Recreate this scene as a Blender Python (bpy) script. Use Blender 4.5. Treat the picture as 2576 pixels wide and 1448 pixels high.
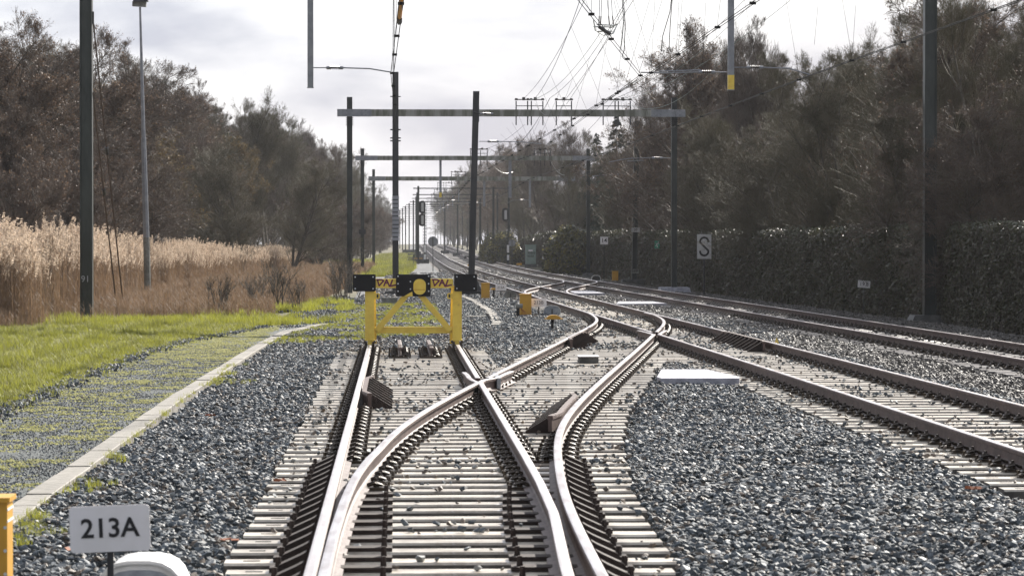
import bpy, bmesh, math, random
import numpy as np
from mathutils import Vector, Matrix
R = math.radians
rng = np.random.default_rng(7)
random.seed(7)
scn = bpy.context.scene
for o in list(bpy.data.objects):
    bpy.data.objects.remove(o)
COL = scn.collection

# ------------------------------------------------------------------ camera
EYE = 1.90
cam_d = bpy.data.cameras.new('camera'); cam = bpy.data.objects.new('camera', cam_d); COL.objects.link(cam)
cam_d.sensor_width = 36; cam_d.lens = 36 * 7974 / 2576
cam_d.clip_start = 0.5; cam_d.clip_end = 6000
cam.location = (0, 0, EYE)
PITCH = math.atan(112 / 7974); YAW = math.atan(292 / 7974 * math.cos(PITCH))
cam.rotation_euler = (math.pi / 2 - PITCH, 0, -YAW)
cam_d.dof.use_dof = True; cam_d.dof.focus_distance = 55; cam_d.dof.aperture_fstop = 9
scn.camera = cam

# ------------------------------------------------------------------ world + sun
SUN_EL, SUN_AZ = R(30), R(28)      # azimuth measured to the right of +Y
world = bpy.data.worlds.new('World'); scn.world = world; world.use_nodes = True
nt = world.node_tree; nt.nodes.clear()
N = nt.nodes.new; LK = nt.links.new
wout = N('ShaderNodeOutputWorld'); bg = N('ShaderNodeBackground'); bg.inputs['Strength'].default_value = 0.07
sky = N('ShaderNodeTexSky'); sky.sky_type = 'NISHITA'; sky.sun_disc = False
sky.sun_elevation = SUN_EL; sky.sun_rotation = SUN_AZ
sky.air_density = 1.0; sky.dust_density = 2.0
tc = N('ShaderNodeTexCoord'); mp = N('ShaderNodeMapping'); mp.inputs['Scale'].default_value = (5.5, 5.5, 15)
mp.inputs['Location'].default_value = (1.3, 0.4, 0.35)
n1 = N('ShaderNodeTexNoise'); n1.inputs['Scale'].default_value = 1.5; n1.inputs['Detail'].default_value = 7; n1.inputs['Roughness'].default_value = 0.50
n1.inputs['Distortion'].default_value = 0.25
LK(tc.outputs['Generated'], mp.inputs['Vector']); LK(mp.outputs['Vector'], n1.inputs['Vector'])
cr = N('ShaderNodeValToRGB'); cr.color_ramp.elements[0].position = 0.39; cr.color_ramp.elements[1].position = 0.56
cr.color_ramp.elements[0].color = (4.2, 4.55, 5.8, 1); cr.color_ramp.elements[1].color = (8.5, 8.7, 9.3, 1)
LK(n1.outputs['Fac'], cr.inputs['Fac'])
# thin cloud shines brightest towards the sun, as real cloud does
dp = N('ShaderNodeVectorMath'); dp.operation = 'DOT_PRODUCT'; nv = N('ShaderNodeVectorMath'); nv.operation = 'NORMALIZE'
LK(tc.outputs['Generated'], nv.inputs[0]); LK(nv.outputs[0], dp.inputs[0]); dp.inputs[1].default_value = (math.sin(SUN_AZ) * math.cos(SUN_EL), math.cos(SUN_AZ) * math.cos(SUN_EL), math.sin(SUN_EL))
gl_ = N('ShaderNodeMapRange'); gl_.inputs['From Min'].default_value = -.6; gl_.inputs['From Max'].default_value = .8; gl_.inputs['To Min'].default_value = .52; gl_.inputs['To Max'].default_value = .90; gl_.interpolation_type = 'SMOOTHSTEP'
LK(dp.outputs['Value'], gl_.inputs['Value'])
cm = N('ShaderNodeVectorMath'); cm.operation = 'SCALE'; LK(cr.outputs['Color'], cm.inputs[0]); LK(gl_.outputs['Result'], cm.inputs['Scale'])
mx = N('ShaderNodeMix'); mx.data_type = 'RGBA'; mx.inputs['Factor'].default_value = 0.85
LK(sky.outputs['Color'], mx.inputs['A']); LK(cm.outputs['Vector'], mx.inputs['B'])
LK(mx.outputs['Result'], bg.inputs['Color']); LK(bg.outputs['Background'], wout.inputs['Surface'])

sun_d = bpy.data.lights.new('sun', 'SUN'); sun_d.energy = 5.0; sun_d.angle = R(0.6); sun_d.color = (1, 0.94, 0.86)
sun = bpy.data.objects.new('sun', sun_d); COL.objects.link(sun)
sdir = Vector((math.sin(SUN_AZ) * math.cos(SUN_EL), math.cos(SUN_AZ) * math.cos(SUN_EL), math.sin(SUN_EL)))
sun.rotation_euler = sdir.to_track_quat('Z', 'Y').to_euler(); sun.location = (20, 0, 40)
scn.view_settings.view_transform = 'Standard'; scn.view_settings.look = 'None'
scn.view_settings.gamma = 1; scn.view_settings.exposure = 1.0; scn.view_settings.use_curve_mapping = False
scn.render.engine = 'CYCLES'
scn.cycles.max_bounces = 5; scn.cycles.diffuse_bounces = 2; scn.cycles.glossy_bounces = 2
scn.cycles.transmission_bounces = 3; scn.cycles.volume_bounces = 0; scn.cycles.transparent_max_bounces = 4

# ------------------------------------------------------------------ materials
def mat(name, c, rough=0.6, metal=0.0, c2=None, scale=8.0, bump=0.0, bscale=None, rnd=0.0, trans=0.0, c3=None, spec=0.5, mscale=(1, 1, 1), pos=(0.4, 0.62)):
    m = bpy.data.materials.new(name); m.use_nodes = True; t = m.node_tree; b = t.nodes['Principled BSDF']
    b.inputs['Roughness'].default_value = rough; b.inputs['Metallic'].default_value = metal
    b.inputs['Specular IOR Level'].default_value = spec
    b.inputs['Base Color'].default_value = (*c, 1)
    tcn = t.nodes.new('ShaderNodeTexCoord'); mpn = t.nodes.new('ShaderNodeMapping'); mpn.inputs['Scale'].default_value = mscale
    t.links.new(tcn.outputs['Object'], mpn.inputs['Vector']); src = None
    if c2 is not None:
        n = t.nodes.new('ShaderNodeTexNoise'); n.inputs['Scale'].default_value = scale; n.inputs['Detail'].default_value = 6
        n.inputs['Roughness'].default_value = 0.62
        t.links.new(mpn.outputs['Vector'], n.inputs['Vector'])
        r = t.nodes.new('ShaderNodeValToRGB'); r.color_ramp.elements[0].position = pos[0]; r.color_ramp.elements[1].position = pos[1]
        r.color_ramp.elements[0].color = (*c, 1); r.color_ramp.elements[1].color = (*c2, 1)
        if c3 is not None:
            e = r.color_ramp.elements.new(min(pos[1] + 0.1, 1)); e.color = (*c3, 1)
        t.links.new(n.outputs['Fac'], r.inputs['Fac']); src = r.outputs['Color']
    if rnd > 0:
        oi = t.nodes.new('ShaderNodeObjectInfo'); hs = t.nodes.new('ShaderNodeHueSaturation')
        mr = t.nodes.new('ShaderNodeMapRange'); mr.inputs['To Min'].default_value = 1 - rnd; mr.inputs['To Max'].default_value = 1 + rnd
        t.links.new(oi.outputs['Random'], mr.inputs['Value']); t.links.new(mr.outputs['Result'], hs.inputs['Value'])
        if src is not None: t.links.new(src, hs.inputs['Color'])
        else: hs.inputs['Color'].default_value = (*c, 1)
        src = hs.outputs['Color']
    if src is not None: t.links.new(src, b.inputs['Base Color'])
    if bump > 0:
        nb = t.nodes.new('ShaderNodeTexNoise'); nb.inputs['Scale'].default_value = bscale or scale * 4; nb.inputs['Detail'].default_value = 5
        t.links.new(mpn.outputs['Vector'], nb.inputs['Vector'])
        bp = t.nodes.new('ShaderNodeBump'); bp.inputs['Strength'].default_value = bump; bp.inputs['Distance'].default_value = 0.02
        t.links.new(nb.outputs['Fac'], bp.inputs['Height']); t.links.new(bp.outputs['Normal'], b.inputs['Normal'])
    if trans > 0:
        tr = t.nodes.new('ShaderNodeBsdfTranslucent'); ms = t.nodes.new('ShaderNodeMixShader'); ms.inputs[0].default_value = trans
        if src is not None: t.links.new(src, tr.inputs['Color'])
        else: tr.inputs['Color'].default_value = (*c, 1)
        t.links.new(b.outputs[0], ms.inputs[1]); t.links.new(tr.outputs[0], ms.inputs[2])
        t.links.new(ms.outputs[0], t.nodes['Material Output'].inputs['Surface'])
    return m

M = {}
M['rust'] = mat('rail rust', (.070, .042, .034), .55, 0, (.13, .088, .075), 6, .25, 60)
M['railtop'] = mat('worn rail head', (.78, .75, .75), .28, .85, (.50, .44, .42), 5, .12, 40, mscale=(1, .25, 1))
M['railtop_r'] = mat('rust bloomed rail head', (.58, .54, .53), .32, .7, (.74, .71, .70), 4, .12, 40, mscale=(1, .3, 1))
M['plate'] = mat('oily chair plate', (.018, .011, .009), .85, .0, (.04, .026, .02), 9, .2, 50)
M['clip'] = mat('dark fastening iron', (.028, .022, .018), .42, .4, (.075, .055, .035), 20, .2, 80, rnd=.25)
M['sleeper'] = mat('concrete sleeper', (.62, .57, .48), .34, 0, (.34, .29, .23), 4, .15, 40, rnd=.24, c3=(.70, .68, .65))
M['sleeper_side'] = mat('dark sleeper side', (.075, .068, .06), .8, 0, (.15, .135, .115), 6, .2, 40)  # sides and ends of the sleepers, much darker than their tops
M['sleeper_dk'] = mat('dirty concrete sleeper', (.20, .18, .165), .42, 0, (.12, .11, .10), 5, .2, 40, rnd=.2, c3=(.32, .30, .28))
M['slot'] = mat('moulded slot', (.03, .03, .03), .7)
M['stone'] = mat('blue grey crushed stone', (.060, .073, .084), .68, 0, (.118, .136, .148), 22, .2, 60, rnd=.55, spec=.4)
M['stone_b'] = mat('brownish crushed stone', (.072, .066, .060), .60, 0, (.125, .115, .102), 22, .2, 60, rnd=.5, spec=.4)
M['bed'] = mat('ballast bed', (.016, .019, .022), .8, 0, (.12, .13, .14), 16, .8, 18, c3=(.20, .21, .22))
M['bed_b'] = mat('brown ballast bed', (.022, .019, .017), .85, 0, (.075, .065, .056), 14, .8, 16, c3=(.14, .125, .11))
M['fine'] = mat('fine gravel path', (.045, .055, .056), .85, 0, (.105, .12, .115), 38, .9, 60, c3=(.19, .20, .19))
M['moss'] = mat('yellow moss', (.34, .32, .12), .9, 0, (.24, .25, .08), 30, .4, 60, trans=.15)
M['ground'] = mat('earth and dry grass', (.060, .062, .022), .95, 0, (.11, .085, .045), .9, .5, 8, c3=(.07, .09, .025))
M['kerb'] = mat('kerb concrete', (.27, .25, .22), .8, 0, (.17, .165, .14), 9, .25, 60, rnd=.10)
M['conc'] = mat('weathered concrete', (.24, .24, .22), .8, 0, (.13, .13, .11), 5, .3, 30)
M['conc_dk'] = mat('dark wet concrete', (.05, .05, .048), .6, 0, (.10, .10, .095), 4, .3, 30)
M['slab'] = mat('frosted slab', (.40, .40, .45), .5, 0, (.26, .26, .30), 8, .3, 40)
M['mast'] = mat('weathered dark mast steel', (.026, .032, .030), .42, .2, (.052, .060, .056), 3, .15, 30, mscale=(1, 1, .25))
M['mast_b'] = mat('blackened mast steel', (.035, .036, .040), .42, .35, (.07, .07, .075), 3, .15, 30, mscale=(1, 1, .2))
M['galv'] = mat('galvanised steel', (.30, .31, .33), .45, .5, (.23, .24, .26), 5, .1, 40)
M['beamc'] = mat('lichen stained beam', (.34, .34, .31), .75, 0, (.15, .155, .12), 3, .2, 20, mscale=(1, 1, .15), pos=(.42, .6))
M['yellow'] = mat('yellow enamel', (.87, .64, .10), .40, 0, (.78, .54, .08), 7, .08, 40, c3=(.42, .26, .06), pos=(.42, .64))
M['yellow_b'] = mat('amber painted steel', (.62, .33, .03), .5, 0, (.52, .27, .03), 3, .08, 30)
M['black'] = mat('black painted plate', (.006, .006, .008), .45, spec=.3)
M['bolt'] = mat('zinc bolt', (.65, .67, .70), .3, .7)
M['purple'] = mat('purple spray paint', (.14, .015, .06), .6)
M['white'] = mat('white sign face', (.84, .82, .83), .55, 0, (.78, .76, .75), 4)
M['greysign'] = mat('weathered sign face', (.50, .50, .50), .6, 0, (.40, .40, .39), 6)
M['ink'] = mat('sign black', (.012, .012, .014), .6)
M['grey'] = mat('grey cast cover', (.30, .33, .36), .6, 0, (.20, .22, .25), 14, .2, 40)
M['whitecov'] = mat('white cover', (.74, .74, .74), .5, 0, (.60, .60, .58), 5)
M['green'] = mat('green exit sign', (.02, .28, .16), .5)
M['cabinet'] = mat('sage green cabinet', (.26, .33, .29), .55, 0, (.22, .29, .25), 3)
M['insul'] = mat('brown porcelain', (.055, .04, .035), .3)
M['insul_o'] = mat('orange insulator', (.62, .26, .02), .4)
M['wire'] = mat('copper wire', (.012, .013, .013), .7, 0, spec=.2)
M['wire_g'] = mat('verdigris wire', (.16, .22, .19), .5, .2)
M['wire_s'] = mat('bright jumper', (.5, .52, .5), .45, .4)
M['bark'] = mat('bark', (.085, .072, .058), .85, 0, (.14, .125, .10), 8, .5, 20, rnd=.2)
M['twig'] = mat('brown twigs', (.105, .082, .066), .7, 0, (.165, .135, .11), 1.2, rnd=.18, spec=.4)
M['twig_g'] = mat('olive twigs', (.100, .092, .055), .7, 0, (.16, .14, .095), 1.0, rnd=.18, spec=.4)
M['leafb'] = mat('brown catkins and dead leaves', (.125, .082, .057), .6, 0, (.21, .145, .095), .8, rnd=.2, trans=.3)
M['leafy'] = mat('straw catkins', (.20, .14, .055), .7, 0, (.14, .095, .05), .8, rnd=.2, trans=.35)
M['ivy'] = mat('ivy leaves', (.048, .054, .022), .40, 0, (.085, .078, .042), 2.5, rnd=.4, trans=.12, spec=.6)
M['ivyb'] = mat('dry ivy stems', (.09, .07, .052), .7, 0, (.10, .08, .065), 3, rnd=.3)
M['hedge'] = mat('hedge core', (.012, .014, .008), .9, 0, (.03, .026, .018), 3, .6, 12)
M['grass'] = mat('bright grass', (.27, .29, .035), .5, 0, (.38, .35, .06), 1.6, rnd=.28, trans=.45)
M['grass_d'] = mat('dull grass', (.17, .19, .035), .6, 0, (.25, .21, .085), 1.6, rnd=.28, trans=.4)
M['straw'] = mat('dry stalks', (.18, .118, .072), .7, 0, (.27, .185, .115), 1.0, rnd=.25, trans=.35)
M['plume'] = mat('reed plume', (.46, .36, .27), .8, 0, (.60, .50, .40), 2, rnd=.2, trans=.5)
M['spruce'] = mat('spruce needles', (.020, .034, .018), .7, 0, (.035, .05, .028), 2, rnd=.2)
M['band'] = mat('grey cable band', (.32, .33, .36), .6)
M['lampglass'] = mat('floodlight glass', (.25, .27, .28), .2)
M['red'] = mat('rust red leaf', (.25, .07, .02), .8)

# ------------------------------------------------------------------ mesh builder
class MB:
    def __init__(s): s.v = []; s.f = []; s.m = []; s.mats = []
    def mi(s, m):
        if m not in s.mats: s.mats.append(m)
        return s.mats.index(m)
    def add(s, vs, fs, m):
        o = len(s.v); s.v += [tuple(v) for v in vs]; i = s.mi(m)
        for f in fs: s.f.append(tuple(o + k for k in f)); s.m.append(i)
    def box(s, c, d, m, rz=0, ry=0, rx=0):
        x, y, z = d[0] / 2, d[1] / 2, d[2] / 2
        vs = [Vector((a, b, e)) for a in (-x, x) for b in (-y, y) for e in (-z, z)]
        if rz or ry or rx:
            Q = Matrix.Rotation(rz, 3, 'Z') @ Matrix.Rotation(ry, 3, 'Y') @ Matrix.Rotation(rx, 3, 'X'); vs = [Q @ v for v in vs]
        s.add([v + Vector(c) for v in vs], [(0, 1, 3, 2), (4, 6, 7, 5), (0, 4, 5, 1), (2, 3, 7, 6), (0, 2, 6, 4), (1, 5, 7, 3)], m)
    def prism(s, poly, y0, y1, m, axis='y'):
        # poly: (a, b) pairs; extruded along axis
        n = len(poly)
        def P(a, b, t): return (a, t, b) if axis == 'y' else ((a, b, t) if axis == 'z' else (t, a, b))
        vs = [P(a, b, y0) for a, b in poly] + [P(a, b, y1) for a, b in poly]
        fs = [tuple(range(n)), tuple(range(2 * n - 1, n - 1, -1))] + [(i, i + n, (i + 1) % n + n, (i + 1) % n) for i in range(n)]
        s.add(vs, fs, m)
    def tube(s, pts, r, m, n=6, cap=True):
        pts = [Vector(p) for p in pts]; K = len(pts)
        rr = r if isinstance(r, (list, tuple)) else [r] * K; vs = []
        for i, p in enumerate(pts):
            d = (pts[min(i + 1, K - 1)] - pts[max(i - 1, 0)]).normalized()
            a = d.cross(Vector((0, 0, 1)) if abs(d.z) < .9 else Vector((1, 0, 0))).normalized(); b = d.cross(a)
            for k in range(n):
                t = 2 * math.pi * k / n; vs.append(p + (a * math.cos(t) + b * math.sin(t)) * rr[i])
        fs = [(i * n + k, i * n + (k + 1) % n, (i + 1) * n + (k + 1) % n, (i + 1) * n + k) for i in range(K - 1) for k in range(n)]
        if cap: fs += [tuple(range(n)), tuple(range(K * n - 1, (K - 1) * n - 1, -1))]
        s.add(vs, fs, m)
    def mesh(s, name, smooth=False):
        me = bpy.data.meshes.new(name); me.from_pydata(s.v, [], s.f)
        for m in s.mats: me.materials.append(m)
        me.polygons.foreach_set('material_index', s.m)
        if smooth: me.polygons.foreach_set('use_smooth', [True] * len(s.f))
        bm = bmesh.new(); bm.from_mesh(me); bmesh.ops.recalc_face_normals(bm, faces=bm.faces[:]); bm.to_mesh(me); bm.free()
        me.update(); return me
    def build(s, name, parent=None, smooth=False, **k):
        return link(name, s.mesh(name, smooth), parent, **k)

def link(name, me, parent=None, loc=None, rz=None, label=None, cat=None, group=None, kind=None):
    o = bpy.data.objects.new(name, me); COL.objects.link(o)
    if parent is not None: o.parent = parent
    if loc is not None: o.location = loc
    if rz is not None: o.rotation_euler = (0, 0, rz)
    tag(o, label, cat, group, kind); return o
def tag(o, label=None, cat=None, group=None, kind=None):
    if label: o['label'] = label
    if cat: o['category'] = cat
    if group: o['group'] = group
    if kind: o['kind'] = kind
    return o
def thing(name, label, cat, loc=(0, 0, 0), rz=0, group=None):
    o = link(name, None, None, loc, rz, label, cat, group); o.empty_display_size = .2; return o
def copy_tree(o, parent=None):
    c = o.copy(); COL.objects.link(c)
    if parent is not None: c.parent = parent
    for ch in list(o.children): copy_tree(ch, c)
    return c
def arrmesh(name, V, F, mats, mi=None):
    """fast mesh from numpy arrays; F (n,3) or (n,4)"""
    me = bpy.data.meshes.new(name); k = F.shape[1]
    me.vertices.add(len(V)); me.vertices.foreach_set('co', np.ascontiguousarray(V, dtype=np.float32).ravel())
    me.loops.add(F.size); me.loops.foreach_set('vertex_index', np.ascontiguousarray(F, dtype=np.int32).ravel())
    me.polygons.add(len(F)); me.polygons.foreach_set('loop_start', np.arange(0, F.size, k, dtype=np.int32))
    me.polygons.foreach_set('loop_total', np.full(len(F), k, dtype=np.int32))
    for m in mats: me.materials.append(m)
    if mi is not None: me.polygons.foreach_set('material_index', np.asarray(mi, dtype=np.int32))
    me.update(calc_edges=True); return me

def spline(px, py):
    px = np.array(px, float); py = np.array(py, float); n = len(px); h = np.diff(px)
    A = np.zeros((n, n)); b = np.zeros(n); A[0, 0] = A[-1, -1] = 1
    for i in range(1, n - 1):
        A[i, i - 1] = h[i - 1]; A[i, i] = 2 * (h[i - 1] + h[i]); A[i, i + 1] = h[i]
        b[i] = 3 * ((py[i + 1] - py[i]) / h[i] - (py[i] - py[i - 1]) / h[i - 1])
    c = np.linalg.solve(A, b); d = np.diff(c) / (3 * h); bb = np.diff(py) / h - h * (2 * c[:-1] + c[1:]) / 3
    def f(x):
        x = np.asarray(x, float); i = np.clip(np.searchsorted(px, x) - 1, 0, n - 2); t = x - px[i]
        return py[i] + bb[i] * t + c[i] * t * t + d[i] * t ** 3
    return f
T2 = spline([0, 30, 60, 90, 120, 150, 185, 225, 270, 350, 500, 700, 1000, 1500], [6.03, 5.97, 5.77, 5.45, 5.12, 4.85, 4.65, 4.58, 4.75, 5.1, 5.6, 6.3, 7.4, 9.2])
T3 = spline([0, 30, 47, 65, 90, 120, 150, 185, 225, 270, 350, 500, 700, 1000, 1500], [10.7, 10.36, 10.13, 9.88, 9.47, 8.95, 8.5, 8.2, 8.15, 8.45, 8.95, 9.55, 10.3, 11.4, 13.2])
XC = spline([0, 8, 14, 18, 21.4, 25.5, 29.4, 33, 37, 48.75, 60, 64.5, 68.4, 72, 76, 80, 85], [.30, .30, .305, .34, .40, .55, .77, 1.08, 1.50, 2.84, 4.12, 4.62, 5.03, 5.32, 5.50, 5.565, 5.505])
X2 = spline([104, 110, 113, 116.4, 120, 125, 130, 135, 140, 144, 148, 152, 158], [5.29, 5.28, 5.35, 5.52, 5.80, 6.32, 6.9, 7.5, 8.08, 8.38, 8.50, 8.49, 8.42])
def gz(Y):
    Y = np.asarray(Y, float); t = np.clip(Y - 330, 0, 415); return 0.0035 * t * np.clip(t / 60, 0, 1)
def lin(px, py): return lambda y: np.interp(y, px, py)

# ------------------------------------------------------------------ ground sheets
def hsh(X, Y, s, seed=0):
    """cheap smooth noise"""
    r = np.random.default_rng(seed); o = np.zeros_like(np.asarray(X, float))
    for k in range(6):
        a, b, p = r.normal(0, 1, 3); o = o + np.sin((a * X + b * Y) * s * (1 + .5 * k) + p * 9) / (1 + .5 * k)
    return o / 2.6
def sheet(name, left, right, ys, z, m, nx=2, kind='structure', dz=None):
    V = []; F = []
    for y in ys:
        a, b = float(left(y)), float(right(y))
        for i in range(nx):
            x = a + (b - a) * i / (nx - 1); V.append((x, y, z + float(gz(y)) + (float(dz(x, y)) if dz else 0)))
    V = np.array(V)
    for j in range(len(ys) - 1):
        for i in range(nx - 1):
            p = j * nx + i; F.append((p, p + 1, p + nx + 1, p + nx))
    return link(name, arrmesh(name, V, np.array(F), [m]), kind=kind)
YS = list(np.arange(-30, 120, 4)) + list(np.arange(120, 330, 15)) + list(np.arange(330, 800, 20)) + list(np.arange(800, 2500, 100)) + [2500]
sheet('ground', lambda y: -600, lambda y: 600, YS, -.16, M['ground'], nx=3)
# rough verge on the left, finer so that it can undulate
LEFTG = lin([0, 35, 60, 72, 78, 100, 140, 200, 260, 700], [-4.5, -4.5, -4.35, -3.3, -1.2, -1.4, -1.6, -1.4, .8, 3.0])
sheet('verge', lambda y: -40, LEFTG, list(np.arange(0, 260, 1.0)), -.05, M['ground'], nx=60,
      dz=lambda x, y: .05 * hsh(x, y, .9, 3) * min(1, max(0, (float(LEFTG(y)) - x))))
BEDL = lin([-30, 60, 72, 80, 120, 160, 260, 1500], [-2.6, -2.6, -1.9, -1.6, -1.9, -1.8, .3, 8.0])
BEDR = lin([-30, 1500], [15.5, 15.5])
BEDR = lambda y: float(T3(np.clip(y, 0, 1500))) + 2.4
MID = lambda y: 8.0 if y < 30 else float(T2(min(y, 1500))) + (2.0 if y < 90 else -1.6)
ysb = list(np.arange(-10, 120, 1.5)) + list(np.arange(120, 330, 6)) + list(np.arange(330, 1500, 20))
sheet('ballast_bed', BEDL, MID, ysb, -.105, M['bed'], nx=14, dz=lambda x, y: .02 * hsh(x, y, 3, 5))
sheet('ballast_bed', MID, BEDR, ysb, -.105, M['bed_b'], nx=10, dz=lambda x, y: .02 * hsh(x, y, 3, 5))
PL = lin([-10, 36, 46, 56, 62, 72, 78], [-4.6, -4.5, -4.45, -4.4, -4.1, -3.1, -2.4])
KL = lin([-10, 22, 60, 68, 74, 76], [-2.80, -2.81, -2.66, -2.47, -1.9, -1.6])
path = sheet('path', PL, KL, list(np.arange(-10, 77, 1.0)), -.022, M['fine'], nx=10, dz=lambda x, y: .01 * hsh(x, y, 1.5, 8))
P2L = lin([72, 90, 130, 200, 260], [.9, .8, .6, 1.2, 2.0]); P2R = lin([72, 75, 91, 104, 113, 160, 260], [2.1, 2.25, 2.52, 2.5, 2.3, 2.2, 2.9])
path2 = sheet('path', P2L, P2R, list(np.arange(74, 165, 4.0)), -.03, M['fine'], nx=6)

# kerb slabs, one by one
def slab_mesh(L, W, H):
    b = MB(); e = .006
    b.prism([(-W / 2, -H), (W / 2, -H), (W / 2, -e), (W / 2 - e, 0), (-W / 2 + e, 0), (-W / 2, -e)], -L / 2, L / 2, M['kerb']); return b.mesh('kerb_slab')
ks = slab_mesh(.985, .20, .18)
y = 15.5; KC = lin([0, 22, 40, 60, 68, 74, 76], [-2.70, -2.69, -2.70, -2.53, -2.38, -1.82, -1.55])
while y < 75.2:
    dx = float(KC(y + .5) - KC(y - .5)); L = math.hypot(dx, 1)
    o = link('kerb_slab', ks, path, (float(KC(y)), y, .012 + random.uniform(-.006, .006)), math.atan2(-dx, 1) + random.uniform(-.006, .006))
    o.rotation_euler.y = random.uniform(-.02, .02); y += 1 / L
ks2 = slab_mesh(.97, .22, .12); K2 = lin([74, 82, 91, 104, 116], [2.36, 2.55, 2.66, 2.62, 2.40]); y = 75.0
while y < 116:
    o = link('kerb_slab', ks2, path2, (float(K2(y)) + random.uniform(-.025, .025), y, .0 + random.uniform(-.008, .008)), random.uniform(-.05, .05)); y += 1.0
link('kerb_slab', slab_mesh(.5, .5, .06), path2, (2.08, 82.6, .01), .15)

# ------------------------------------------------------------------ rails
PROF = [(-.070, .0), (-.070, .011), (-.020, .024), (-.008, .040), (-.008, .112), (-.034, .124), (-.036, .150), (-.030, .158), (-.018, .160),
        (.018, .160), (.030, .158), (.036, .150), (.034, .124), (.008, .112), (.008, .040), (.020, .024), (.070, .011), (.070, .0)]
def rail_mesh(xs, ys, z0=.010, top='railtop', side='rust', prof=PROF):
    n = len(prof); P = np.array([(float(x), float(y)) for x, y in zip(xs, ys)]); K = len(P)
    d = np.gradient(P, axis=0); d /= np.linalg.norm(d, axis=1)[:, None]; nx, ny = d[:, 1], -d[:, 0]
    V = []
    for i in range(K):
        zz = z0 + float(gz(P[i, 1]))
        for a, b in prof: V.append((P[i, 0] + nx[i] * a, P[i, 1] + ny[i] * a, zz + b))
    F = []; mi = []
    for i in range(K - 1):
        for k in range(n):
            k2 = (k + 1) % n; F.append((i * n + k, i * n + k2, (i + 1) * n + k2, (i + 1) * n + k))
            mi.append(1 if (k in (7, 8, 9)) else 0)
    b = MB(); b.v = V; b.f = F; b.m = mi; b.mats = [M[side], M[top]]
    b.f += [tuple(range(n)), tuple(range(K * n - 1, (K - 1) * n - 1, -1))]; b.m += [0, 0]
    return b.mesh('rail')
def yy(a, b, near=.5):
    out = [a]
    while out[-1] < b: out.append(out[-1] + (near if out[-1] < 160 else (3 if out[-1] < 330 else 12)))
    out[-1] = b; return np.array(out)
def offs(fn, s, ys):
    """X of a rail at lateral offset s from centreline fn"""
    sl = (fn(ys + .1) - fn(ys - .1)) / .2; return fn(ys) + s * np.sqrt(1 + sl * sl)
G = .7535
siding = thing('railway_track', 'siding with pinkish worn rails that ends at the yellow buffer stop', 'railway track', (0, 14, 0), group='railway tracks')
cross = thing('railway_track', 'curving crossover track from the siding past sign 213B to the middle track', 'railway track', (1, 20, 0), group='railway tracks')
main2 = thing('railway_track', 'main track running between the crossover and the track beside the ivy hedge', 'railway track', (6, 25, 0), group='railway tracks')
main3 = thing('railway_track', 'outer main track closest to the ivy hedge, ballast strewn with pale sleepers', 'railway track', (10, 40, 0), group='railway tracks')
cross2 = thing('railway_track', 'distant crossover between the two main tracks beyond the 215A sign', 'railway track', (5, 110, 0), group='railway tracks')
bpy.context.view_layer.update()
def part(name, me, parent, loc=(0, 0, 0), **k):
    """child placed in world coordinates"""
    o = link(name, me, parent, Vector(loc) - Vector(parent.location if parent.parent is None else (0, 0, 0)), **k); return o

def const(c): return lambda y: np.full_like(np.asarray(y, float), c)
SLx, SRx = .30 - G, .30 + G
# siding rails
ys = yy(3, 54.9); part('rail', rail_mesh(const(SLx)(ys), ys, top='railtop_r'), siding)
ys = yy(3, 27); sr = np.interp(ys, [3, 15, 17.2, 19.1, 20.4, 23, 26, 27], [.82, .86, .915, .975, 1.015, 1.045, SRx, SRx])
ysA = np.concatenate([ys, np.arange(27.5, 39.6, .5), [39.7, 40.3, 41, 42, 43]])
CLf = lambda y: offs(XC, -G, np.asarray(y, float)); CRf = lambda y: offs(XC, G, np.asarray(y, float))
srx = np.concatenate([sr, const(SRx)(np.arange(27.5, 39.6, .5)), [1.055, 1.13, 1.21 + .01, 1.33 + .01, 1.47]])
srx[-4:] = [1.115, float(CLf(41)) + .12, float(CLf(42)) + .125, float(CLf(43)) + .15]
part('rail', rail_mesh(srx, ysA, top='railtop_r'), siding)
ys = yy(40.8, 54.9); part('rail', rail_mesh(const(SRx)(ys), ys, top='railtop_r'), siding)
# crossover rails
ys = yy(14.2, 39.5); cl = CLf(ys); tip = np.interp(ys, [3, 16.5, 19, 21.3, 23.5, 25.8, 28.3], [SLx + .072, SLx + .076, SLx + .082, SLx + .105, SLx + .145, SLx + .21, 0])
w = np.clip((ys - 22) / 5, 0, 1); cl = np.where(ys < 27, tip * (1 - w) + cl * w, cl); cl = np.maximum(cl, SLx + .074)
ysb_ = np.concatenate([ys, [40.1, 40.8, 41.8, 42.6]]); clx = np.concatenate([cl, [SRx - .085, SRx - .112, SRx - .118, SRx - .14]])
part('rail', rail_mesh(clx, ysb_, z0=.012), cross)
ys = yy(40.9, 84); xs = CLf(ys); xs = np.minimum(xs, T2(ys) - G + .073 * 0 - np.clip((84 - ys) * .002, 0, 1)); part('rail', rail_mesh(xs, ys, z0=.008), cross)
ys = yy(3, 60.4)
part('rail', rail_mesh(CRf(ys), ys), cross)
ys = yy(62.0, 79.5); xs = CRf(ys); xs = np.minimum(xs, T2(ys) + G - .075); part('rail', rail_mesh(xs, ys, z0=.008), cross)
# wing rails of the second crossing
yw = np.array([60.3, 61.0, 62.0, 63.2]); t2l = T2(yw) - G
part('wing_rail', rail_mesh([float(CRf(60.3)), t2l[1] - .10, t2l[2] - .115, t2l[3] - .15], yw, z0=.006), cross)
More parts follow.
